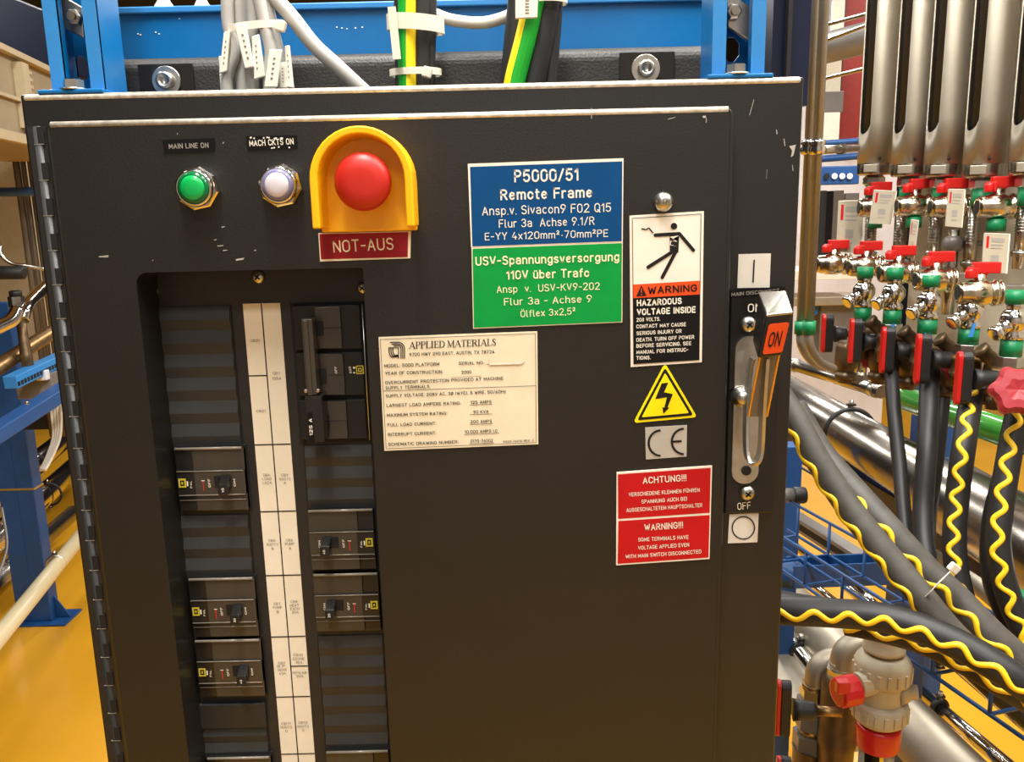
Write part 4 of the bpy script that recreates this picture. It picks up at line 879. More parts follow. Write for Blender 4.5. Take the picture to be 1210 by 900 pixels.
# ball valves with red levers
def ball_valve(px, py, z, k, label, group, lev=True, tapes=(), a=AX):
    C = PD(px, py, z); t = thing('ball_valve', label, 'ball valve', C, group); b = MB('nickel')
    b.lathe(C, a, [(-.026, .0095), (-.026, .0125), (-.022, .0145), (-.014, .0150), (-.012, .0165), (.006, .0170), (.010, .0150), (.014, .0150), (.016, .0172), (.019, .0172), (.0195, .0150), (.022, .0150), (.0225, .0165), (.026, .0165)], 20)
    b.lathe(C, a, [(-.0265, .009), (-.022, .009), (-.021, .0001)], 16, 'deep_black')
    b.cyl(C, C+V(0, 0, .024), .0075, n=12); b.build('valve_body', t)
    if lev:
        l = MB('lever_red'); R = Matrix((AX, PERP, V(0, 0, 1))).transposed()
        top = C+V(0, 0, .027); l.box(top+AX*.006+V(0, 0, .005), (.030*k, .012, .014), None, R); l.box(top-AX*.010+V(0, 0, -.001), (.011, .013, .013), None, R); l.lathe(top-AX*.014-PERP*.004+V(0, 0, -.002), (0, 0, 1), [(-.006, .006), (.004, .006), (.006, .004), (.0065, .0001)], 12); l.box(top+AX*.002, (.012, .010, .008), None, R)
        l.build('lever', t, bevel=.0012)
    for dz, h_, r_ in tapes: MB('tape_green').cyl(C+V(0, 0, dz), C+V(0, 0, dz-h_), r_).build('sealing_tape', t)
    return C
def tagcard(name, px, q, dz, label, par=None):
    z = zrow(px)+dz; w_ = [PD(x, y, z) for x, y in q]; b = MB('clear_plastic'); n = V(0, .0016, 0)
    t = tag(MB('tag_cream').prism([w_[3], w_[2], w_[1], w_[0]], n, 'tag_cream').build(name, None), label, 'tag', 'hanging valve tags'); org = t.location
    g = MB('grey_print')
    def L(u, v): return w_[0]*(1-u)*(1-v)+w_[1]*u*(1-v)+w_[2]*u*v+w_[3]*(1-u)*v+V(0, -.0004, 0)
    def Q(u0, u1, v0, v1, m): g.add([L(u0, v0), L(u1, v0), L(u1, v1), L(u0, v1)], [(0, 1, 2, 3)], m)
    Q(.10, .2, .08, .38, 'sign_red'); Q(.28, .8, .12, .22, 'grey_print'); Q(.28, .75, .28, .31, 'grey_print'); Q(.28, .7, .36, .39, 'grey_print'); Q(.3, .62, .56, .72, 'grey_print'); Q(.3, .6, .8, .83, 'grey_print')
    Q(0, .03, 0, 1, 'sign_silver'); Q(.95, 1, 0, 1, 'sign_white'); Q(0, 1, 0, .02, 'sign_white')
    o = g.build('faded_print', None, recalc=False); 
    for v in o.data.vertices: v.co += o.location-org
    o.location = (0, 0, 0); o.parent = t; return t
gu = 'upper row of red-levered ball valves'; gw = 'lower row of red-levered ball valves'
ball_valve(1035, 245, zrow(1035), 1, 'ball valve under the first flow meter, mostly behind a tag', gu, tapes=((-.016, .016, .011),))
ball_valve(1081, 243, zrow(1081)-.005, 1, 'ball valve with red lever under the second flow meter', gu, tapes=((-.016, .016, .011),))
ball_valve(1122, 244, zrow(1122)-.005, 1, 'ball valve under the third flow meter, partly behind a tag', gu)
ball_valve(1179, 244, zrow(1179)-.005, 1.1, 'ball valve with red lever under the fourth flow meter', gu, tapes=((-.016, .016, .012),))
# riser pipes between upper and lower valves
for i, (px, y0, y1) in enumerate(((1030, 252, 300), (1066, 252, 300), (1107, 252, 300), (1150, 252, 312), (1212, 235, 300))):
    z = zrow(px)+.012; A = PD(px, y0, z); B = PD(px, y1, z); B = V(A.x, A.y, B.z)
    b = MB('steel').cyl(A+V(0, 0, .01), B-V(0, 0, .02), .0088, n=14); k = 0
    for q in range(10): b.lathe(A+V(0, 0, -.004-q*.004), (0, 0, -1), [(0, .0088), (.001, .0102), (.002, .0088)], 14, 'steel')
    b.lathe(B, (0, 0, 1), [(-.004, .011), (.002, .012), (.004, .0095)], 14)
    tag(b.build('riser_pipe', None), 'threaded steel riser pipe below flow meter, %s' % nth(i), 'pipe', 'riser pipes')
LV = [(985, 312, .02), (1023, 315, .01), (1061, 322, 0), (1105, 331, -.01), (1157, 346, -.02)]
for i, (px, py, dz) in enumerate(LV):
    z = zrow(px)-.06+dz
    C = ball_valve(px, py, z, 1.05, 'lower ball valve with red lever, %s' % nth(i), gw)
    b = MB('zinc').lathe(C, AX, [(.026, .0145), (.060, .0145)], 4, smooth=False, ph=.785); tag(b.build('square_fitting', None, bevel=.001), 'square metal fitting right of the lower ball valve, %s' % nth(i), 'fitting', 'square fittings of the lower valves')
# chrome angle valves with green tape and hex unions, below the lower valves
AV = [(1021, 344), (1056, 346), (1098, 356), (1147, 366), (1198, 378)]
for i, (px, py) in enumerate(AV):
    z = zrow(px)-.085; C = PD(px, py, z); t = thing('angle_valve', 'chrome angle valve with green sealing tape, %s in its row' % nth(i), 'angle valve', C+V(0, 0, -.07), 'chrome angle valves')
    b = MB('chrome'); b.lathe(C, (0, 0, 1), [(-.024, .011), (-.022, .0135), (-.018, .0135), (-.013, .0095), (-.010, .0125), (-.004, .0158), (.004, .0158), (.010, .0125), (.013, .009), (.015, .0095), (.019, .0105), (.023, .009), (.025, .004)], 20)
    d = (AX*-.6+V(0, 0, -.35)-PERP*.35).normalized(); b.cyl(C, C+d*.026, .0095, .0075, 14); b.lathe(C+d*.026, d, [(0, .0085), (.003, .0095), (.008, .0095), (.010, .007)], 14)
    b.build('valve_body', t); MB('knob_maroon').box(C+V(0, 0, .0145), (.014, .010, .003)).build('cap_ring', t)
    MB('tape_green').cyl(C+V(0, 0, .020), C+V(0, 0, .036), .0115).build('sealing_tape', t); MB('tape_green').cyl(C+V(0, 0, -.024), C+V(0, 0, -.044), .0125).build('sealing_tape', t)
    b = MB('zinc').lathe(C, (0, 0, -1), [(.044, .0150), (.058, .0150)], 6, smooth=False); b.build('hex_union', t, bevel=.0006)
    b = MB('old_brass' if i < 3 else 'brass'); b.lathe(C, (0, 0, -1), [(.058, .0175), (.062, .0195), (.066, .0195), (.067, .0185), (.080, .0185), (.081, .020), (.086, .020), (.087, .0172), (.100, .0172)], 22); b.build('brass_body', t)
# Y strainers with maroon wheels
for i, (px, py) in enumerate(((1046, 395), (1086, 408), (1130, 418), (1180, 432))):
    z = zrow(px)-.07; C = PD(px, py, z); d = (PD(px-22, py-20, z)-C).normalized(); b = MB('old_brass')
    b.lathe(C-d*.03, d, [(0, .0125), (.03, .0125), (.031, .0095), (.055, .0090), (.056, .0105), (.062, .0105), (.063, .006)], 16)
    tag(b.build('drain_fitting', None), 'slanted brass drain fitting between angle valves, %s' % nth(i), 'fitting', 'slanted brass drain fittings')
for i, (px, py) in enumerate(((1018, 384), (1056, 391), (1096, 399), (1152, 390))):
    z = zrow(px)-.09; A = PD(px, py-8, z); B = PD(px-5, py+8, z)
    b = MB('wire_blue' if False else 'blue_bright').prism([A+V(-.002, 0, 0), B+V(-.003, 0, 0), B+V(.003, 0, 0), A+V(.002, 0, 0)], V(0, .001, 0)); tag(b.build('blue_tag', None), 'small blue tag strip on the slanted fitting, %s' % nth(i), 'tag', 'blue tag strips')
def wheel(px, py, z, r, ax, label):
    C = PD(px, py, z); t = thing('hand_wheel', label, 'hand wheel', C, 'maroon hand wheels'); ax = ax.normalized(); u, w_ = frame(ax); b = MB('knob_maroon'); n = 48; vs = []
    prof = [(0, .75), (.25, 1.0), (.75, 1.0), (1.0, .82), (1.02, .45), (.9, .0001)]
    for tt, k in prof:
        for j in range(n):
            a_ = 2*math.pi*j/n; m = 1+.13*max(-.6, math.cos(6*a_)); vs.append(C+ax*(tt-.5)*r*.75+(u*math.cos(a_)+w_*math.sin(a_))*r*k*m*.9)
    b.add(vs, [(i*n+j, i*n+(j+1) % n, (i+1)*n+(j+1) % n, (i+1)*n+j) for i in range(len(prof)-1) for j in range(n)], 'knob_maroon'); b.build('wheel_rim', t)
    MB('old_brass').cyl(C-ax*r*.3, C-ax*r*1.6, r*.4, n=14).build('spindle', t)
wa = V(-.45, -.75, -.1)
for px, py, r, lb in ((1028, 423, .017, 'maroon wheel behind the second red-faced handle'), (1064, 432, .018, 'maroon wheel behind the third red-faced handle'), (1107, 447, .020, 'maroon wheel behind the fourth red-faced handle'), (1150, 452, .021, 'maroon wheel behind the fifth red-faced handle'), (1128, 436, .016, 'maroon wheel peeking out left of the fifth red-faced handle')): wheel(px, py, zrow(px)-.06, r, wa, lb)
wheel(1202, 462, zrow(1202)-.16, .029, V(-.35, -.8, .35), 'large maroon wheel at the right photo edge')
# red-faced shut-off handles with black stems
def handle(px, y0, y1, z, stem, label, wd=1.0):
    A = PD(px, y0, z); B = PD(px, y1, z); H = A.z-B.z; C = (A+B)/2; C = V(A.x, A.y, (A.z+B.z)/2); t = thing('butterfly_handle', label, 'valve handle', V(C.x, C.y, B.z), 'red-faced butterfly handles')
    R = Matrix((AX, PERP, V(0, 0, 1))).transposed(); w2 = .008*wd
    def bar(x0_, x1_, h_, m, nm, k=1.0):
        b = MB(m); pts = []
        for sg in (1, -1):
            for j in range(9):
                a_ = math.pi*j/8; pts.append((math.cos(a_)*w2*k*sg, sg*(h_/2-w2*k)+sg*math.sin(a_)*w2*k))
        b.prism([C+AX*x0_+PERP*p+V(0, 0, q) for p, q in pts], AX*(x1_-x0_)); b.build(nm, t, bevel=.0012)
    bar(0, .0055, H, 'lever_red', 'red_face', .92); bar(.005, .017, H*.99, 'rubber_black', 'grip_plate', 1.05)
    MB('rubber_black').lathe(C+V(0, 0, -.001), AX, [(.02, .0135), (.03, .0115), (stem-.003, .0110), (stem, .0095)], 18).build('stem', t)
    MB('brass').cyl(C+AX*stem, C+AX*(stem+.03), .006, n=12).build('spindle', t)
    return C
hd = [(972, 371, 418, -.03, .038), (1005, 376, 431, -.085, .042), (1042.5, 386, 443, -.09, .042), (1084, 394, 456, -.10, .046), (1132, 415, 481, -.11, .050)]
for i, (px, y0, y1, dz, st_) in enumerate(hd): handle(px, y0, y1, zrow(px)+dz-.045, st_, 'black butterfly handle with red face, %s in the stepped row' % nth(i))
# brass valve bodies the stems go into
for i, (px, py) in enumerate(((1000, 425), (1040, 425), (1075, 430), (1118, 440), (1178, 450))):
    z = zrow(px)-.055; C = PD(px, py, z); b = MB('old_brass'); b.lathe(C, (0, 0, -1), [(-.03, .012), (-.02, .0165), (.0, .0175), (.012, .0165), (.014, .0135), (.020, .0130), (.021, .016), (.030, .016), (.031, .011), (.036, .011)], 20)
    tag(b.build('brass_valve', None), 'brass shut-off valve body behind a red-faced handle, %s' % nth(i), 'valve', 'brass shut-off valves')
# hanging tags
tagcard('valve_tag', 1040, ((1033, 224), (1060, 225.5), (1054, 265), (1027, 264)), -.05, 'cream printed tag hanging before the first upper ball valve')
tagcard('valve_tag', 1128, ((1121, 223), (1141, 223.5), (1137, 269), (1117, 267)), -.05, 'cream printed tag hanging before the third upper ball valve')
tagcard('valve_tag', 1175, ((1163, 275), (1194, 276), (1190, 323), (1160, 321)), -.04, 'cream tag with red mark, between upper and lower valves at right')
tagcard('valve_tag', 1005, ((991, 237), (1023, 236), (1018, 300), (988, 297)), -.01, 'cream and yellow tag at the far left end of the valves')
tagcard('valve_tag', 1085, ((1077, 259), (1086, 260), (1080, 306), (1072, 305)), -.03, 'narrow clear-edged tag below the second upper ball valve')
# manometer like round valve on the panel
C = PD(1126, 288, zrow(1126)+.0); b = MB('far_grey'); b.ball(C, .014, 16); b.cyl(C, C+AX*.05, .004, n=10); b.cyl(C+V(0, 0, .02), C-V(0, 0, .10), .008, n=12, m='steel'); tag(b.build('check_valve', None), 'round dark check valve below the third tag', 'valve')
# vertical steel pipes beside the cabinet
for i, (x0, y0, x1, y1, r, lb) in enumerate(((963.5, 0, 947.5, 345, .0049, 'left steel pipe of the upright pair beside the cabinet'), (977.5, 0, 958, 345, .0056, 'right steel pipe of the upright pair beside the cabinet'))):
    z = 1.05-i*.03; A = PD(x0, y0, z*.955); B = PD(x1, y1, z); A = V(B.x, B.y, 2.4)
    t = thing('upright_pipe', lb, 'pipe', V(B.x, B.y, 1.36), 'upright steel pipes beside the cabinet')
    MB('steel_dull').cyl(V(B.x, B.y, 1.345), A, r, n=16).build('pipe', t)
    C = PD(957.5 if i == 0 else 968, 176, z); C = V(B.x, B.y, C.z); MB('chrome').lathe(C, (0, 0, 1), [(-.009, r), (-.008, r+.003), (-.002, r+.0045), (.002, r+.002), (.004, r+.004), (.008, r+.003), (.009, r)], 16).build('collar', t)
    D = PD(x1+2, 388, z); D = V(B.x, B.y, D.z); MB('tape_green').cyl(D+V(0, 0, .008), D-V(0, 0, .008), r+.0022, n=14).build('sealing_tape', t)
    b = MB('steel_dull').tube(spline([V(B.x, B.y, 1.35), D, D+V(.002, 0, -.022), D+V(.022, .02, -.046), D+V(.052, .05, -.062)], 6), r, 14); b.build('bent_end', t)
C = PD(972, 177, 1.03); D = PD(1012, 175, 1.28); b = MB('steel').cyl(C, D, .0052, n=12); b.lathe((C+D)/2, D-C, [(-.01, .008), (.01, .008)], 6, smooth=False); tag(b.build('cross_tube', None), 'short steel tube from the upright pipe pair to the flow meters', 'pipe')
# ================================================================== RIGHT: PIPES, TRAY, HOSES
def pipe(pa, pb, Z, r, m, name, label, group=None, parts=None, n=24, ext=(0, 0), Zb=None):
    A = PZ(*pa, Z); B = PZ(*pb, Z if Zb is None else Zb); d = (B-A).normalized(); A = A-d*ext[0]; B = B+d*ext[1]
    t = thing(name, label, 'pipe', A, group); MB(m).cyl(A, B, r, n=n).build('pipe', t); return t, A, B, d
# manifold: steel header running into a green pipe
zm = PZ(1210, 516, 1.0); Zm = 1.5-.343
t, A, B, d = pipe((935, 430), (1042, 463), Zm, .0125, 'steel', 'header_pipe', 'thin steel header pipe leading into the green pipe')
for q in (.05, .93):
    MB('zinc').lathe(A+(B-A)*q, d, [(-.008, .0125), (-.007, .0150), (.007, .0150), (.008, .0125)], 20).build('coupling', t)
t, A, B, d = pipe((1062, 468), (1240, 529), Zm, .0215, 'pipe_green', 'green_pipe', 'glossy green water pipe behind the hanging hoses')
MB('zinc').lathe(A, d*-1, [(-.004, .021), (0, .0235), (.006, .0235), (.008, .016), (.018, .0145)], 20).build('coupling', t)
# short drops from the valves to the header
for i, (px, y0, y1, r) in enumerate(((1015, 432, 470, .0125), (1062, 445, 472, .012))):
    z = PZ(px, 455, Zm).y; C = PZ(px, 455, Zm); b = MB('steel').cyl(V(C.x, C.y, Zm+.01), V(C.x, C.y, Zm+.075), r); b.lathe(V(C.x, C.y, Zm+.012), (0, 0, 1), [(-.006, r+.004), (.01, r+.004)], 8, smooth=False)
    tag(b.build('drop_pipe', None), ('steel drop pipe joining the header left of the long black hoses', 'steel drop pipe joining the green pipe behind the first black hose')[i], 'pipe', 'drop pipes')
# big steel pipe with black lined clamp
Zb = 1.5-.46
t, A, B, d = pipe((930, 467), (1118, 583), Zb, .048, 'steel', 'large_steel_pipe', 'large polished steel pipe running behind the black hoses', ext=(.3, 0))
def clamp(par, C, d, r, m='rubber_black', liner=None, name='pipe_clamp'):
    b = MB(m).ring(C, d, r+.0025, .0052, 30, m, 0, 360, 8); u, w_ = frame(d)
    if liner: b.ring(C+d*.004, d, r+.0015, .003, 30, liner)
    for s_ in (1, -1): b.cyl(C+w_*s_*(r+.002), C+w_*s_*(r+.022), .0045, n=8, m='zinc'); b.box(C+w_*s_*(r+.012), (.016, .010, .004), 'matt_black')
    return b.build(name, par)
C = PZ(1004, 512, Zb); clamp(t, C, d, .048)
E_ = B+d*.6; t = thing('pipe_sleeve', 'dark wide steel sleeve at the right end of the large pipe', 'pipe', B)
MB('steel').lathe(B, d, [(-.012, .049), (-.012, .057), (-.004, .059), (.6, .059)], 32).build('sleeve', t); MB('rubber_black').ring(B-d*.010, d, .053, .005, 32).build('end_seal', t)
# dark blue strut under the big pipe
Z0 = 1.5-.565; A = PZ(960, 535, Z0); B = PZ(1240, 700, Z0); d = (B-A).normalized(); t = thing('strut_channel', 'dark navy strut channel under the large steel pipe', 'strut', A)
b = MB('navy').beam(A-d*.5, B+d*.2, .052, .052); b.build('channel', t, bevel=.003)
sd = d.cross(V(0, 0, 1)); MB('zinc').beam(A-d*.5+V(0, 0, .0275), B+d*.2+V(0, 0, .0275), .016, .004).build('bright_edge', t)
for px, py in ((1107, 624), (1176, 606)): C = PZ(px, py, Z0+.02); MB('zinc').ball(C+sd*-.022, .008, 10).build('bolt_head', t)
# dark-blue legs behind the green pipe
for i, (px, y0, py, w_, lb) in enumerate(((1088, 490, 640, .030, 'blue rack post seen behind the wide fourth-handle hose'), (1110, 480, 560, .032, 'blue rack post just right of the wide fourth-handle hose'))):
    C = PD(px, py, 1.75+.1*i); b = MB('blue_dark').bb(C.x-w_, C.x+w_, C.y-.02, C.y+.02, .0, 1.36-.10*i); b.bb(C.x-w_-.02, C.x+w_+.02, C.y-.05, C.y+.05, 0, .008, 'blue_dark')
    tag(b.build('rack_post', None, bevel=.003), lb, 'post', 'blue rack posts on the right')
# black end cap near the cabinet edge
C = PD(930, 585, 1.5); D = PD(951, 584.5, 1.5); t = thing('capped_tube', 'black-capped grey tube end just right of the cabinet', 'tube', C); MB('rubber_black').lathe(PD(937, 585, 1.5), D-C, [(0, .0135), (.002, .0150), (.019, .0150), (.022, .0135)], 20).build('cap', t); MB('far_grey').cyl(PD(915, 585, 1.5), PD(937, 585, 1.5), .013).build('tube', t)
c_ = PD(934, 600, 1.62); c_ = V(c_.x, c_.y, 0); b = MB('blue_dark').bb(c_.x-.02, c_.x+.012, c_.y-.02, c_.y+.02, 0, PD(934, 520, 1.62).z); b.bb(c_.x-.03, c_.x+.05, c_.y-.04, c_.y+.04, .0, .01, 'blue_dark'); tag(b.build('rack_post', None, bevel=.002), 'blue rack post close to the right edge of the cabinet', 'post', 'blue rack posts on the right')
# thin black line crossing the floor
cable([PD(925, 540, 1.9), PD(955, 557, 1.8), PD(985, 576, 1.7), PD(1005, 590, 1.6)], .0028, 'rubber_black', 'thin_cable', 'thin black cable above the yellow floor beside the cabinet', 'cable')
# perforated grey rail and floor-level pipes
def rail(pa, pb, Z, wd, ht, m, name, label, holes=0, cat='rail', group=None):
    A = PZ(*pa, Z); B = PZ(*pb, Z); d = (B-A).normalized(); t = thing(name, label, cat, A, group); MB(m).beam(A, B, wd, ht).build('rail_profile', t, bevel=.002)
    if holes:
        n = d.cross(V(0, 0, 1)).normalized(); b = MB('deep_black'); L = (B-A).length
        for k in range(holes):
            c = A+d*L*(k+.5)/holes; sgn = 1 if (n.dot(CAM-c) > 0) else -1; b.beam(c-d*.018+n*sgn*wd*.505, c+d*.018+n*sgn*wd*.505, .001, ht*.45)
        b.build('slots', t)
    return t
rail((915, 598), (1045, 680), .72, .035, .035, 'far_grey', 'slotted_rail', 'grey slotted rail rising from the cabinet edge below the hoses', 14)
for i, (pa, pb, Z, r, lb) in enumerate((((915, 625), (1040, 725), .62, .011, 'upper thin chrome pipe behind the blue wire tray'), ((915, 655), (1030, 745), .58, .010, 'lower thin chrome pipe behind the blue wire tray'), ((1010, 690), (1040, 722), .50, .012, 'short chrome pipe stub glinting under the blue arm'), ((1070, 735), (1240, 880), .60, .012, 'chrome pipe running under the blue wire tray at right'), ((905, 720), (965, 795), .64, .015, 'dark chrome pipe beside the cabinet bottom right'), ((1085, 815), (1215, 925), .52, .0135, 'chrome pipe with black clamp over the yellow floor'))):
    t, A, B, d = pipe(pa, pb, Z, r, 'chrome', 'chrome_pipe', lb, 'chrome floor pipes')
    if i == 5: clamp(t, PZ(1110, 836, Z), d, r, 'matt_black')
    if i == 3: clamp(t, PZ(1112, 775, Z), d, r, 'matt_black')
    if i == 4: clamp(t, PZ(922, 742, Z), d, r, 'matt_black'); clamp(t, PZ(946, 770, Z), d, r, 'matt_black')
t, A, B, d = pipe((935, 715), (1120, 905), .66, .046, 'steel', 'lower_steel_pipe', 'large satin steel pipe slanting under the plastic valve', ext=(.25, .1))
for o in t.children: o.data.materials[0] = M['satin_steel']
rail((900, 745), (990, 880), .62, .075, .03, 'satin_steel', 'steel_strip', 'flat pale steel strip beside the cabinet bottom right')
t, A, B, d = pipe((1095, 640), (1210, 735), .82, .017, 'satin_steel', 'grey_pipe', 'satin grey pipe with ridged end behind the hose crossing')
b = MB('satin_steel'); 
for k in range(4): b.lathe(A+d*(.004+k*.010), d, [(-.003, .0165), (0, .0195), (.003, .0165)], 20)
b.build('ridged_end', t)
rail((925, 475), (1240, 655), Zb-.05, .02, .03, 'blue_dark', 'support_rail', 'blue rail directly behind the large steel pipe', cat='rail')
# blue post and bracket arm
C = PD(1068, 760, 1.42); t = thing('strut_post', 'blue strut post with bracket arm standing behind the plastic valve', 'post', V(C.x, C.y, 0))
MB('blue_dark').bb(C.x-.028, C.x+.028, C.y-.02, C.y+.02, 0, PD(1062, 655, 1.42).z).build('post', t, bevel=.003)
A = PD(920, 680, 1.45); B = PD(1050, 676, 1.42); b = MB('blue_dark').beam(V(A.x, C.y, B.z-.003), V(B.x, C.y, B.z), .040, .004); b.beam(V(A.x, C.y-.019, B.z+.015), V(B.x, C.y-.019, B.z+.018), .004, .040); b.beam(V(A.x, C.y+.019, B.z+.015), V(B.x, C.y+.019, B.z+.018), .004, .040); b.build('bracket_arm', t, bevel=.002)
MB('blue_dark').cyl(V(A.x, C.y, B.z-.005), V(A.x, C.y, B.z+.03), .020, n=14).build('arm_end', t)
# blue wire tray
def wire_tray(name, label, pts):
    t = thing(name, label, 'cable tray', pts[0]['a']); return t
Zt = .93; LA, LB = PZ(905, 660, Zt), PZ(1250, 900, Zt); d = (LB-LA).normalized(); n = d.cross(V(0, 0, 1)).normalized(); n = n if n.x > 0 else -n
t = thing('wire_tray', 'blue wire cable tray running down to the right over the yellow floor', 'cable tray', LA)
Wt, Ht = .105, .055; L = (LB-LA).length+.25; O_ = LA-d*.10
for off, up_, lb in ((-.0, 0, ''), (-.0, Ht, ''), (Wt, 0, ''), (Wt, Ht, ''), (Wt*.5, 0, '')): MB('blue_dark').cyl(O_+n*off+V(0, 0, up_), O_+n*off+V(0, 0, up_)+d*L, .0026, n=8).build('long_wire', t)
k = 0; s_ = .03
while s_ < L:
    p = O_+d*s_; MB('blue_dark').tube([p+V(0, 0, Ht), p+V(0, 0, .004), p+n*.004, p+n*(Wt-.004), p+n*Wt+V(0, 0, .004), p+n*Wt+V(0, 0, Ht)], .0024, 8).build('cross_wire', t); s_ += .088
# hoses ------------------------------------------------------------
def hose(pts, r, label, group, m='rubber_black', th0=0.0, stripe=True, lam=.034, amp=.55, name='striped_hose', tone='stripe_yellow', phase=0.0, skip=0.0, upto=1.0):
    P = spline([PD(*p) for p in pts], 14); t = thing(name, label, 'hose', P[0], group); MB(m).tube(P, r, 18).build('rubber', t)
    if stripe:
        L = [0]
        for a, b in zip(P, P[1:]): L.append(L[-1]+(b-a).length)
        path = []; s_ = L[-1]*skip; i = 0
        while s_ < L[-1]*upto-1e-6:
            while i < len(L)-2 and L[i+1] < s_: i += 1
            u = (s_-L[i])/max(1e-9, L[i+1]-L[i]); c = P[i].lerp(P[i+1], u); ta = (P[max(i-1, 0)]-P[min(i+2, len(P)-1)]).normalized()*-1
            cv = (CAM-c); cv = (cv-ta*cv.dot(ta)).normalized(); sd = ta.cross(cv).normalized()
            a_ = th0+amp*math.sin(2*math.pi*s_/lam+phase); path.append(c+(cv*math.cos(a_)+sd*math.sin(a_))*(r-.0016)); s_ += lam/14
        MB(tone).tube(path, .0035, 8).build('wavy_stripe', t)
    return t
gs = 'black hoses with yellow wavy stripe'; gp = 'plain black hoses under the handles'
hose(((1053, 418, 1.22), (1056, 480, 1.17), (1064, 560, 1.13), (1072, 640, 1.08), (1090, 720, 1.02)), .0095, 'thin black hose dropping from the third red-faced handle', gp, stripe=False, name='black_hose')
hose(((1099, 436, 1.15), (1096, 520, 1.09), (1091, 600, 1.07), (1095, 660, 1.04), (1118, 745, .99)), .0125, 'wide black hose dropping from the fourth red-faced handle', gp, stripe=False, name='black_hose')
hose(((1115, 455, 1.16), (1106, 540, 1.14), (1096, 620, 1.12), (1098, 690, 1.08)), .0105, 'black hose half hidden behind the fourth handle hose', gp, stripe=False, name='black_hose')
hose(((1150, 455, 1.08), (1140, 520, 1.03), (1131, 590, 1.02), (1128, 650, 1.01), (1136, 700, 1.0), (1150, 740, .99)), .0135, 'striped hose hanging from the fifth red-faced handle', gs, th0=.1, lam=.031, amp=.42)
hose(((1205, 478, .99), (1194, 530, .98), (1183, 600, .97), (1180, 650, .965), (1194, 710, .96), (1222, 770, .95)), .0135, 'striped hose hanging from the large maroon wheel at right', gs, th0=.1, lam=.033, amp=.44)
hose(((1186, 560, 1.02), (1172, 620, 1.01), (1172, 680, 1.0), (1190, 730, .99), (1215, 775, .98)), .0115, 'plain black hose close left of the rightmost striped hose', gp, stripe=False, name='black_hose')
hose(((915, 455, 1.02), (938, 492, 1.0), (968, 546, .98), (1005, 602, .96), (1045, 652, .94), (1090, 706, .92), (1125, 748, .91), (1165, 785, .90)), .0148, 'wrapped striped hose, lower of the two sloping from behind the cabinet', gs, m='rubber_wrap', th0=1.0, lam=.040, amp=.38)
hose(((938, 480, 1.07), (972, 536, 1.045), (1008, 578, 1.01), (1048, 622, .975), (1090, 668, .955), (1130, 706, .94), (1175, 752, .92), (1225, 795, .91)), .0155, 'wrapped striped hose, upper of the two sloping to the right edge', gs, m='rubber_wrap', th0=.45, lam=.040, amp=.36, skip=.34)
hose(((895, 716, .96), (925, 721, .94), (985, 724, .92), (1040, 729, .90), (1090, 743, .88), (1140, 765, .86), (1190, 795, .84), (1240, 830, .83)), .0158, 'striped hose lying almost level across the bottom right', gs, th0=.30, lam=.036, amp=.30)
hose(((1000, 736, .97), (1040, 744, .95), (1090, 758, .93), (1140, 782, .91), (1190, 812, .89), (1240, 842, .88)), .0140, 'striped hose directly under the level one', gs, th0=.35, lam=.038, amp=.30, phase=1)
hose(((895, 705, .98), (950, 715, .97), (1000, 722, .96), (1060, 732, .95)), .0125, 'plain black hose on top of the level striped hose', gp, stripe=False, name='black_hose')
hose(((1090, 735, 1.06), (1130, 770, 1.04), (1170, 808, 1.02), (1220, 850, 1.0)), .0150, 'thick plain black hose lying in the blue wire tray', gp, stripe=False, name='black_hose')
MB('cable_white').ring(PD(1146, 786, 1.034), PD(1170, 808, 1.02)-PD(1130, 770, 1.04), .0155, .0016, 24).build('white_band', None)
tag(bpy.data.objects['white_band'], 'white band around the thick black hose in the tray', 'hose band')
# cable tie round the two sloping hoses
P_ = [PD(1097, 702, .905), PD(1105, 694, .895), PD(1116, 682, .892), PD(1127, 672, .905)]; t = thing('cable_tie', 'white cable tie binding the two sloping striped hoses', 'cable tie', P_[0]); b = MB('tie_clear'); pp = spline(P_, 6)
vs = []; 
for p in pp: vs += [p+V(-.003, 0, -.003), p+V(.003, 0, .003), p+V(.003, .0016, .003), p+V(-.003, .0016, -.003)]
b.add(vs, [(i*4+k, i*4+(k+1) % 4, i*4+4+(k+1) % 4, i*4+4+k) for i in range(len(pp)-1) for k in range(4)]); b.build('strap', t); MB('tie_clear').box(PD(1127, 671, .898), (.011, .007, .010), None, Matrix.Rotation(.7, 3, 'Y')).build('head', t, bevel=.0015)
P_ = [PD(1196, 812, .86), PD(1206, 806, .85), PD(1216, 798, .845)]; b = MB('tie_clear').tube(spline(P_, 5), .0026, 8); tag(b.build('cable_tie', None), 'cable tie on the level hoses at the right photo edge', 'cable tie')
C = PD(1208, 708, 1.02); b = MB('tape_green').lathe(C, V(.8, -.3, -.4), [(-.014, .008), (-.01, .011), (.02, .011)], 14); b.lathe(C, V(.8, -.3, -.4), [(-.018, .006), (-.014, .008)], 14, 'lever_red'); tag(b.build('hose_coupling', None), 'green and red coupling at the right edge above the hoses', 'coupling')
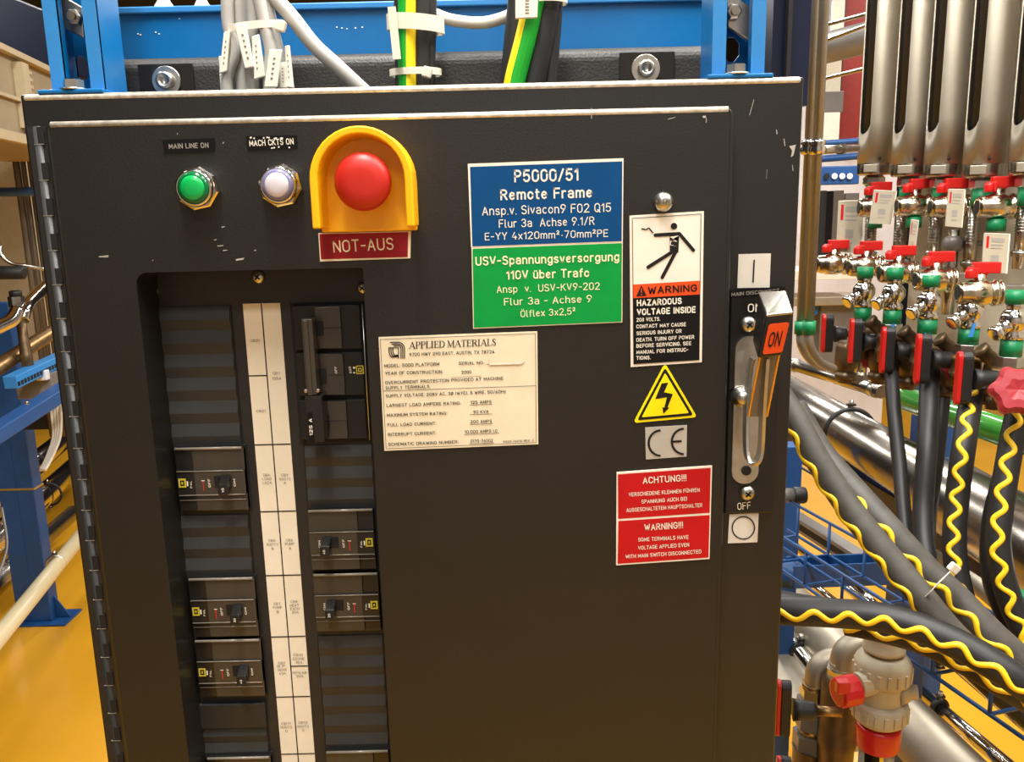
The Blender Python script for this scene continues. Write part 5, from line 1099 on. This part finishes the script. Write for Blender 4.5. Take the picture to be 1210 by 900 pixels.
# ------------------------------------------------------------------ grey plastic ball valve
zq = 1.06; C = PD(1041, 815, zq); s1 = zq/1000
t = thing('plastic_valve', 'beige-grey plastic union ball valve with red handle, bottom right', 'ball valve', V(C.x, C.y, C.z-.10))
hz = lambda y: (815-y)*s1
def prof(*pr): return [(hz(y), r*s1) for y, r in pr]
b = MB('pvc_grey'); b.lathe(C, (0, 0, 1), prof((868, 17), (862, 19), (854, 20), (845, 25), (800, 25), (780, 25), (768, 24))[::1], 36); b.lathe(C, (0, 0, 1), prof((832, 25), (812, 23.5), (800, 24), (790, 27)), 36)
b.cyl(C+V(.0, 0, 0), C+V(.040, -.012, .003), .0095, .0090, 18); b.lathe(C+V(.02, -.006, .002), V(.04, -.012, .003), [(0, .019), (.012, .012), (.013, .009)], 18); b.cyl(C+V(0, -.004, .016), C+V(-.038, -.016, .017), .015, .0150, 20); b.box(C+V(-.030, -.014, .022), (.010, .026, .012)); b.build('valve_body', t)
b = MB('pvc_grey'); b.lathe(C, (0, 0, 1), prof((768, 19), (763, 19), (762, 23.5), (758, 23.5), (756, 22), (740, 22.5), (731, 22.5)), 36); b.build('inlet_pipe', t)
def nut(pr, y0, y1, R_):
    b = MB('pvc_grey'); b.lathe(C, (0, 0, 1), prof(*pr), 40)
    for k in range(18):
        a_ = 2*math.pi*k/18; p = C+V(R_*s1*math.cos(a_), R_*s1*math.sin(a_), 0); b.box(p+V(0, 0, (hz(y0)+hz(y1))/2), (.0035, .0045, abs(hz(y1)-hz(y0))), None, Matrix.Rotation(a_, 3, 'Z'))
    b.build('union_nut', t, bevel=.0006)
nut(((800, 29), (798, 31.5), (778, 31.5), (774, 30), (768, 25.5), (766, 22)), 796, 781, 31.5); nut(((856, 23), (850, 30), (846, 31), (830, 31), (828, 29.5), (826, 25)), 847, 833, 31)
b = MB('pvc_red'); b.lathe(C, (0, 0, 1), prof((888, 24), (886, 25.5), (863, 25.5), (859, 25), (858, 20)), 36); b.build('red_cap', t)
H = C+V(-.052, -.020, .012); b = MB('pvc_red'); b.lathe(H, V(.95, .25, .02), [(-.013, .014), (-.012, .0185), (.013, .0190), (.015, .012)], 12, None, False); b.box(H+V(-.010, -.012, .014), (.016, .012, .016)); b.build('handle', t, bevel=.002)
b = MB('clear_plastic'); b.lathe(C, (0, 0, 1), prof((990, 20), (888, 20)), 28); b.build('clear_tube', t)
b = MB('label_black'); rr = 20.3*s1
def arc_patch(b, C, r, a0, a1, z0, z1, m):
    vs = []; n_ = 8
    for k in range(n_+1): a_ = math.radians(a0+(a1-a0)*k/n_); vs += [C+V(r*math.cos(a_), r*math.sin(a_), z0), C+V(r*math.cos(a_), r*math.sin(a_), z1)]
    b.add(vs, [(2*k, 2*k+2, 2*k+3, 2*k+1) for k in range(n_)], m, True)
arc_patch(b, C, rr, 205, 255, hz(915), hz(889), 'label_black'); arc_patch(b, C, rr, 255, 268, hz(915), hz(889), 'wire_yellow'); b.build('tube_label', t, recalc=False)
# brass bodies and elbows left of it
def lathe_thing(px, zq, label, name, cat, segs, group):
    C = PD(px, 850, zq); s_ = zq/1000; t = thing(name, label, cat, V(C.x, C.y, C.z-.12), group)
    for nm, m, pr, n_, sm in segs: MB(m).lathe(C, (0, 0, 1), [((850-y)*s_, r*s_) for y, r in pr], n_, None, sm).build(nm, t)
    return t, C, s_
t, C, s_ = lathe_thing(990, 1.15, 'tall tarnished brass strainer body left of the plastic valve', 'brass_strainer', 'strainer', (('brass_body', 'old_brass', ((960, 20), (885, 20), (880, 22), (872, 22), (868, 21), (830, 21), (800, 20.5), (794, 17), (790, 14)), 30, True), ('hex_top', 'zinc', ((791, 15), (783, 16)), 8, False), ('nipple', 'satin_steel', ((785, 13), (775, 13)), 20, True)), 'brass strainers bottom right')
E1 = [C+V(0, 0, (850-y)*s_)+V(dx*s_, 0, 0) for y, dx in ((782, 2), (772, 2), (764, 4), (758, 9), (754, 17), (752, 28), (751, 40))]; MB('satin_steel').tube(spline(E1, 5), [14.5*s_]*31, 20).build('elbow', t); MB('satin_steel').lathe(E1[-2], V(1, 0, .03), [(-.006, .0155), (-.005, .018), (.003, .018), (.004, .0155)], 20).build('elbow_collar', t)
t, C, s_ = lathe_thing(959, 1.19, 'second brass stack with hexagon nuts beside the black handle', 'brass_stack', 'fitting', (('brass_body', 'old_brass', ((960, 20), (886, 20), (885, 21)), 26, True), ('lower_hex', 'far_grey', ((886, 21), (866, 21)), 6, False), ('sealing_hemp', 'gold', ((866, 15), (858, 14)), 18, True), ('middle_hex', 'far_grey', ((858, 19), (822, 18)), 6, False), ('upper_hex', 'zinc', ((822, 15), (808, 15)), 6, False), ('thread', 'brass', ((808, 13), (802, 13)), 18, True)), 'brass strainers bottom right')
E1 = [C+V(0, 0, (850-y)*s_)+V(dx*s_, 0, 0) for y, dx in ((803, 4), (793, 4), (784, 6), (778, 11), (774, 19), (772, 28))]; MB('satin_steel').tube(spline(E1, 5), [14*s_]*26, 20).build('elbow', t)
hc = handle(918, 803, 877, 1.02, .046, 'red-faced black butterfly handle at the cabinet bottom right corner'); handle(918, 893, 960, 1.04, .036, 'butterfly handle cut off by the bottom photo edge')
# ================================================================== LEFT: AISLE BESIDE THE CABINET
# beige switch duct along the left aisle
A = PD(-60, 28, 1.75); B = PD(62, 82, 2.35); B = V(B.x, B.y, A.z)
d = (B-A); d.z = 0; n = V(-d.y, d.x, 0).normalized(); n = n if n.x < 0 else -n
t = thing('switch_duct', 'beige metal switch duct on the left behind the cabinet', 'switch duct', V(A.x, A.y, 1.70))
h0 = PD(0, 163, PD(0, 55, 2.0).y and 2.05).z; H = A.z-h0; A2 = A-d*.3; B2 = B+d*.9
def dpt(u, v, o=0): p = A2+(B2-A2)*u; return V(p.x, p.y, A.z-H*v)-n*o
MB('beige_paint').hexa([dpt(0, 1), dpt(1, 1), dpt(1, 0), dpt(0, 0), dpt(0, 1)+n*.35, dpt(1, 1)+n*.35, dpt(1, 0)+n*.35, dpt(0, 0)+n*.35]).build('duct_body', t, bevel=.004)
def strip(u0, u1, v0, v1, o, m, nm): MB(m).hexa([dpt(u0, v1, o), dpt(u1, v1, o), dpt(u1, v0, o), dpt(u0, v0, o), dpt(u0, v1), dpt(u1, v1), dpt(u1, v0), dpt(u0, v0)]).build(nm, t)
strip(0, 1, -.02, .05, .018, 'beige_light', 'top_flange'); strip(0, 1, .95, 1.06, .018, 'beige_light', 'bottom_flange')
uu = .0
def uof(px, py, z): p = PD(px, py, z); q = (p-A2); q.z = 0; D_ = (B2-A2); D_.z = 0; return q.dot(D_)/D_.dot(D_)
u1 = uof(13, 110, 2.08); u2 = uof(17, 110, 2.12); u3 = uof(23, 110, 2.16)
strip(u1, u2, .10, .86, .022, 'beige_light', 'door_edge'); strip(u2, u3, .13, .92, .006, 'matt_black', 'vent_gap')
for k in range(9): strip(u2+.003, u3, .15+k*.085, .19+k*.085, .014, 'beige_light', 'vent_tooth')
strip(0, u1, .52, .56, .010, 'beige_light', 'panel_seam')
# tan cabinet below it
def slabpx(px0, px1, py0, py1, z, dep, m, name, label, cat, par=None, group=None, bev=.003):
    A = PD(px0, py0, z); B = PD(px1, py1, z); Y = A.y; b = MB(m).bb(A.x, B.x, Y, Y+dep, min(A.z, B.z), max(A.z, B.z)); o = b.build(name, par, bevel=bev)
    if par is None: tag(o, label, cat, group)
    return o
slabpx(-60, 24, 172, 480, 3.3, .3, 'beige_light', 'tan_cabinet', 'tan equipment cabinet below the beige duct on the left', 'cabinet')
for i, (x0, x1, y0, y1, lb) in enumerate(((19, 27, 165, 340, 'grey conduit left of the three beside the cabinet hinge'), (28, 34, 165, 390, 'grey conduit in the middle of three beside the cabinet hinge'), (36, 44, 165, 400, 'grey conduit nearest the cabinet hinge'))):
    z = 2.95; A = PD(x0, y0, z); Bp = PD(x1+14, 420, z); X = PD((x0+x1)/2+8, 280, z); w_ = (x1-x0)/1000*z/2
    tag(MB('far_grey').cyl(V(X.x, X.y, .9), V(X.x, X.y, 2.05), w_, n=14).build('conduit', None), lb, 'conduit', 'grey conduits by the hinge')
A = PD(-60, 228, 2.5); B = PD(70, 231, 2.5); tag(MB('blue_dark').cyl(A, V(B.x, B.y+.05, A.z), .0135, n=16).build('blue_tube', None), 'dark blue tube crossing the left background', 'tube')
# black lever and small valve
C = PD(-12, 322, 2.2); D = PD(28, 322, 2.2); t = thing('lever_handle', 'black lever on a steel rod at the left edge', 'lever', C); MB('matt_black').lathe(C, D-C, [(0, .016), (.005, .018), ((D-C).length, .017), ((D-C).length+.003, .012)], 16).build('grip', t); MB('steel').tube(spline([PD(0, 290, 2.2), PD(2, 302, 2.2), PD(14, 311, 2.21), PD(32, 314, 2.22), PD(52, 318, 2.25)], 6), .005, 10).build('rod', t)
C = PD(19, 352, 2.2); t = thing('needle_valve', 'steel needle valve with dark cap left of the cabinet', 'valve', C); s_ = .0022
b = MB('steel'); b.lathe(C, (0, 0, -1), [(-2*s_, 9*s_), (10*s_, 9*s_)], 6, smooth=False); b.lathe(C, (0, 0, -1), [(10*s_, 6*s_), (30*s_, 6*s_)], 14); b.lathe(C+V(0, 0, -.02), V(-1, .2, -.2), [(0, .01), (.018, .009)], 6, smooth=False); b.build('valve_body', t); MB('matt_black').lathe(C, (0, 0, 1), [(2*s_, 7*s_), (8*s_, 7*s_), (9*s_, 5*s_)], 16).build('cap', t)
MB('old_brass').tube([PD(24, 372, 2.2), PD(27, 395, 2.2), PD(31, 420, 2.2), PD(34, 435, 2.2)], [.012, .012, .015, .014], 14).build('brass_leg', t)
def lpipe(pts, r, m, name, label, group=None, cat='pipe'): return tag(MB(m).tube(spline(pts, 8), r, 18).build(name, None), label, cat, group)
lpipe([PD(-50, 410, 2.0), PD(0, 386, 2.1), PD(14, 378, 2.13), PD(21, 366, 2.15)], .017, 'chrome', 'bent_pipe', 'bent chrome pipe rising to the needle valve on the left', 'polished pipes on the left')
lpipe([PD(26, 378, 2.2), PD(30, 364, 2.22), PD(40, 352, 2.3), PD(60, 333, 2.45), PD(90, 305, 2.7)], .017, 'chrome', 'bent_pipe', 'bent chrome pipe rising behind the hinge on the left', 'polished pipes on the left')
lpipe([PD(-60, 470, 1.95), PD(0, 432, 2.15), PD(40, 406, 2.3), PD(110, 362, 2.6)], .020, 'brass', 'brown_pipe', 'brownish steel pipe slanting up behind the hinge on the left', 'polished pipes on the left')
# light-blue perforated rail, grey box, steel channel
def lrail(pa, pb, za, zb, wd, ht, m, name, label, holes=0, cat='rail'):
    A = PD(*pa, za); B = PD(*pb, zb); d = (B-A).normalized(); t = thing(name, label, cat, A); MB(m).beam(A, B, wd, ht).build('rail_profile', t, bevel=.002)
    if holes:
        n = d.cross(V(0, 0, 1)).normalized(); n = n if n.dot(CAM-A) > 0 else -n; b = MB('deep_black')
        for k in range(holes): c = A+(B-A)*((k+.5)/holes)+V(0, 0, -ht*.15); b.beam(c-d*.005+n*wd*.51, c+d*.005+n*wd*.51, .001, ht*.35)
        b.build('perforations', t)
    return t
lrail((12, 452), (100, 410), 2.1, 2.45, .035, .032, 'blue_bright', 'perforated_rail', 'light blue perforated rail left of the cabinet hinge', 26)
slabpx(16, 60, 442, 472, 2.23, .12, 'far_grey', 'junction_box', 'grey box under the light blue perforated rail', 'junction box')
slabpx(40, 54, 438, 450, 2.21, .02, 'far_white', 'white_socket', 'small white socket on the grey junction box', 'socket')
slabpx(48, 80, 440, 520, 2.75, .12, 'old_brass', 'brown_housing', 'brown machine housing glimpsed behind the white cables', 'machine housing')
lrail((-30, 528), (90, 452), 1.9, 2.25, .045, .034, 'blue_dark', 'steel_channel', 'dark steel channel crossing the blue post on the left', 0)
slabpx(24, 75, 488, 508, 2.9, .2, 'matt_black', 'dark_machine', 'dark low machine behind the channel on the left', 'machine')
for i in range(4):
    x = 58+i*3.6; lpipe([PD(x+2, 455, 2.3), PD(x+3, 485, 2.3), PD(x+5-i, 515, 2.3), PD(x-2-i*1.5, 538, 2.28), PD(x-10-i*2, 556, 2.26)], .0042, 'cable_white', 'white_cable', ['leftmost', 'second from left', 'third from left', 'rightmost'][i]+' of the white cables hanging beside the hinge', 'white cables on the left', 'cable')
lpipe([PD(32, 474, 2.08), PD(31, 485, 2.08), PD(33, 495, 2.08)], .003, 'gold', 'brass_hook', 'small brass hook hanging on the dark channel', None, 'hook')
# blue post with foot plate
C = PZ(52, 736, 0.0); zc = (C-CAM).dot(FW); w_ = .021*zc; X = PD(40, 650, zc)
t = thing('rack_post', 'dark blue rack post standing on the yellow floor, left', 'post', V(X.x, C.y, 0))
MB('blue_dark').bb(X.x-w_, X.x+w_*.95, C.y, C.y+.06, .008, 1.22).build('post', t, bevel=.004)
MB('blue_dark').bb(X.x-w_*.1, X.x+.002, C.y-.0015, C.y+.001, .008, 1.22).build('fold_line', t)
b = MB('blue_dark').bb(X.x-w_*.9, X.x+w_*1.9, C.y-.03, C.y+.10, 0, .008); b.prism([V(X.x+w_*.95, C.y+.03, .008), V(X.x+w_*1.8, C.y+.03, .008), V(X.x+w_*.95, C.y+.03, .10)], V(0, .006, 0)); b.build('foot_plate', t, bevel=.002)
MB('zinc').bb(X.x-w_*1.02, X.x+w_*1.0, C.y-.002, C.y+.062, .53, .538).build('strap_band', t)
# polished pipes with red-lined clamps
gcl = 'polished pipes on the left'
for i, (pa, pb, Zh, r, m, lb, cl) in enumerate((((-20, 596), (90, 508), .40, .048, 'chrome', 'upper polished pipe with clamp behind the blue post', (40, 548)), ((-20, 650), (92, 548), .24, .051, 'chrome', 'second polished pipe with clamp below the upper one behind the blue post', (58, 584)), ((-10, 690), (30, 655), .14, .036, 'steel', 'short polished pipe at the left edge behind the blue post', None), ((-40, 800), (95, 634), .31, .0265, 'cream_pipe', 'cream plastic pipe passing in front of the blue post foot', (66, 666)))):
    t, A, B, d = pipe(pa, pb, Zh, r, m, 'cream_pipe' if i == 3 else 'polished_pipe', lb, gcl if i < 3 else None, ext=(.05, .35 if i != 2 else .5))
    if cl: clamp(t, PZ(*cl, Zh), d, r, 'zinc' if i == 3 else 'matt_black', 'sign_darkred')
lpipe([PD(-10, 700, 2.2), PD(3, 665, 2.3), PD(8, 640, 2.35), PD(2, 600, 2.4)], .004, 'far_grey', 'thin_cable', 'thin grey cable looping at the left photo edge', None, 'cable')
# dark overhead duct
A = PD(-80, 10, 2.6); B = PD(120, 30, 3.6); b = MB('navy').beam(V(A.x, A.y, 2.12), V(B.x, B.y, 2.12), .3, .20); tag(b.build('overhead_duct', None, bevel=.01), 'dark overhead duct above the beige switch duct', 'duct')
# ================================================================== FAR END OF THE AISLE, RIGHT
def far(px0, px1, py0, py1, z, dep, m, name, label, cat): return slabpx(px0, px1, py0, py1, z, dep, m, name, label, cat)
def fpart(par, x0, x1, y0, y1, z, dep, m, name): return slabpx(x0, x1, y0, y1, z, dep, m, name, None, None, par)
def to_local(o, par):
    for v in o.data.vertices: pass
o = PD(990, 430, 4.6); wm = thing('white_machine', 'large pale machine with red panel at the far right end of the aisle', 'machine', V(o.x, o.y, 0))
def wp(*a): return fpart(wm, *a)
zf = lambda z: PZ(990, 0, 0)
A = PD(936, -60, 4.6); B = PD(1090, 430, 4.6); MB('far_white').bb(A.x, B.x, A.y, A.y+.5, 0, A.z).build('body', wm, bevel=.004)
wp(1000, 1040, -60, 170, 4.56, .03, 'far_red', 'red_panel'); wp(1003, 1006.5, -60, 170, 4.54, .05, 'matt_black', 'trim_bar')
wp(975, 996, 70, 110, 4.57, .03, 'panel_cream', 'window'); wp(972, 994, 130, 165, 4.57, .03, 'sign_white', 'window'); wp(972, 998, 108, 132, 4.55, .05, 'far_grey', 'bracket'); wp(985, 1000, 0, 40, 4.57, .03, 'sign_white', 'cover')
far(945, 953, -40, 36, 3.6, .2, 'far_white', 'white_box', 'white box next to the dark navy post', 'box'); far(938, 956, 36, 92, 3.6, .2, 'matt_black', 'black_box', 'black box below the white box, next to the navy post', 'box')
for i, (y0, y1) in enumerate(((32, 14), (52, 26), (95, 78))): lpipe([PD(965, y0, 2.6), PD(1034, y1, 2.3)], .006, 'steel', 'steel_rod', ['highest', 'middle', 'lowest'][i]+' thin steel rod left of the first flow meter', 'steel rods by the flow meters', 'rod')
lpipe([PD(940, 66, 3.2), PD(1034, 42, 3.0), PD(1100, 25, 2.9)], .055, 'far_grey', 'grey_duct', 'thick dark grey duct crossing left of the first flow meter', None, 'duct')
A = PD(968, 205, 2.4); t = thing('perforated_beam', 'dark blue perforated beam beside the first flow meter', 'beam', A); B = PD(1016, 206, 2.4); MB('blue_dark').bb(A.x, B.x, A.y, A.y+.04, PD(990, 218, 2.4).z, PD(990, 196, 2.4).z).build('beam_profile', t, bevel=.003)
for k in range(4):
    c = PD(977+k*9, 208, 2.395); MB('far_white' if k else 'deep_black').cyl(c, c+V(0, -.002, 0), .0085, n=12).build('hole', t)
lpipe([PD(962, 170, 2.4), PD(1018, 166, 2.4)], .008, 'blue_dark', 'blue_rod', 'upper dark blue rod above the perforated beam', 'blue rods', 'rod'); lpipe([PD(968, 188, 2.45), PD(1018, 184, 2.45)], .010, 'blue_dark', 'blue_rod', 'dark blue rod directly on top of the perforated beam', 'blue rods', 'rod')
o = PD(940, 450, 3.6); rk = thing('equipment_rack', 'far equipment rack with shiny column and pale shelves, behind the valves by the upright pipes', 'rack', V(o.x, o.y, 0))
def rp(*a): return fpart(rk, *a)
rp(926, 931, 200, 720, 3.6, .05, 'blue_dark', 'post'); rp(926, 1015, 320, 330, 3.55, .25, 'sign_white', 'shelf'); rp(926, 1030, 352, 360, 3.55, .2, 'satin_steel', 'shelf'); rp(985, 1000, 225, 321, 3.7, .1, 'chrome', 'foil_column'); rp(972, 980, 225, 321, 3.6, .1, 'matt_black', 'upright'); rp(1000, 1016, 228, 236, 3.7, .05, 'far_grey', 'bracket'); rp(962, 967, 362, 372, 3.6, .05, 'blue_paint', 'blue_block'); rp(970, 1016, 360, 445, 3.62, .1, 'far_grey', 'drive_unit')
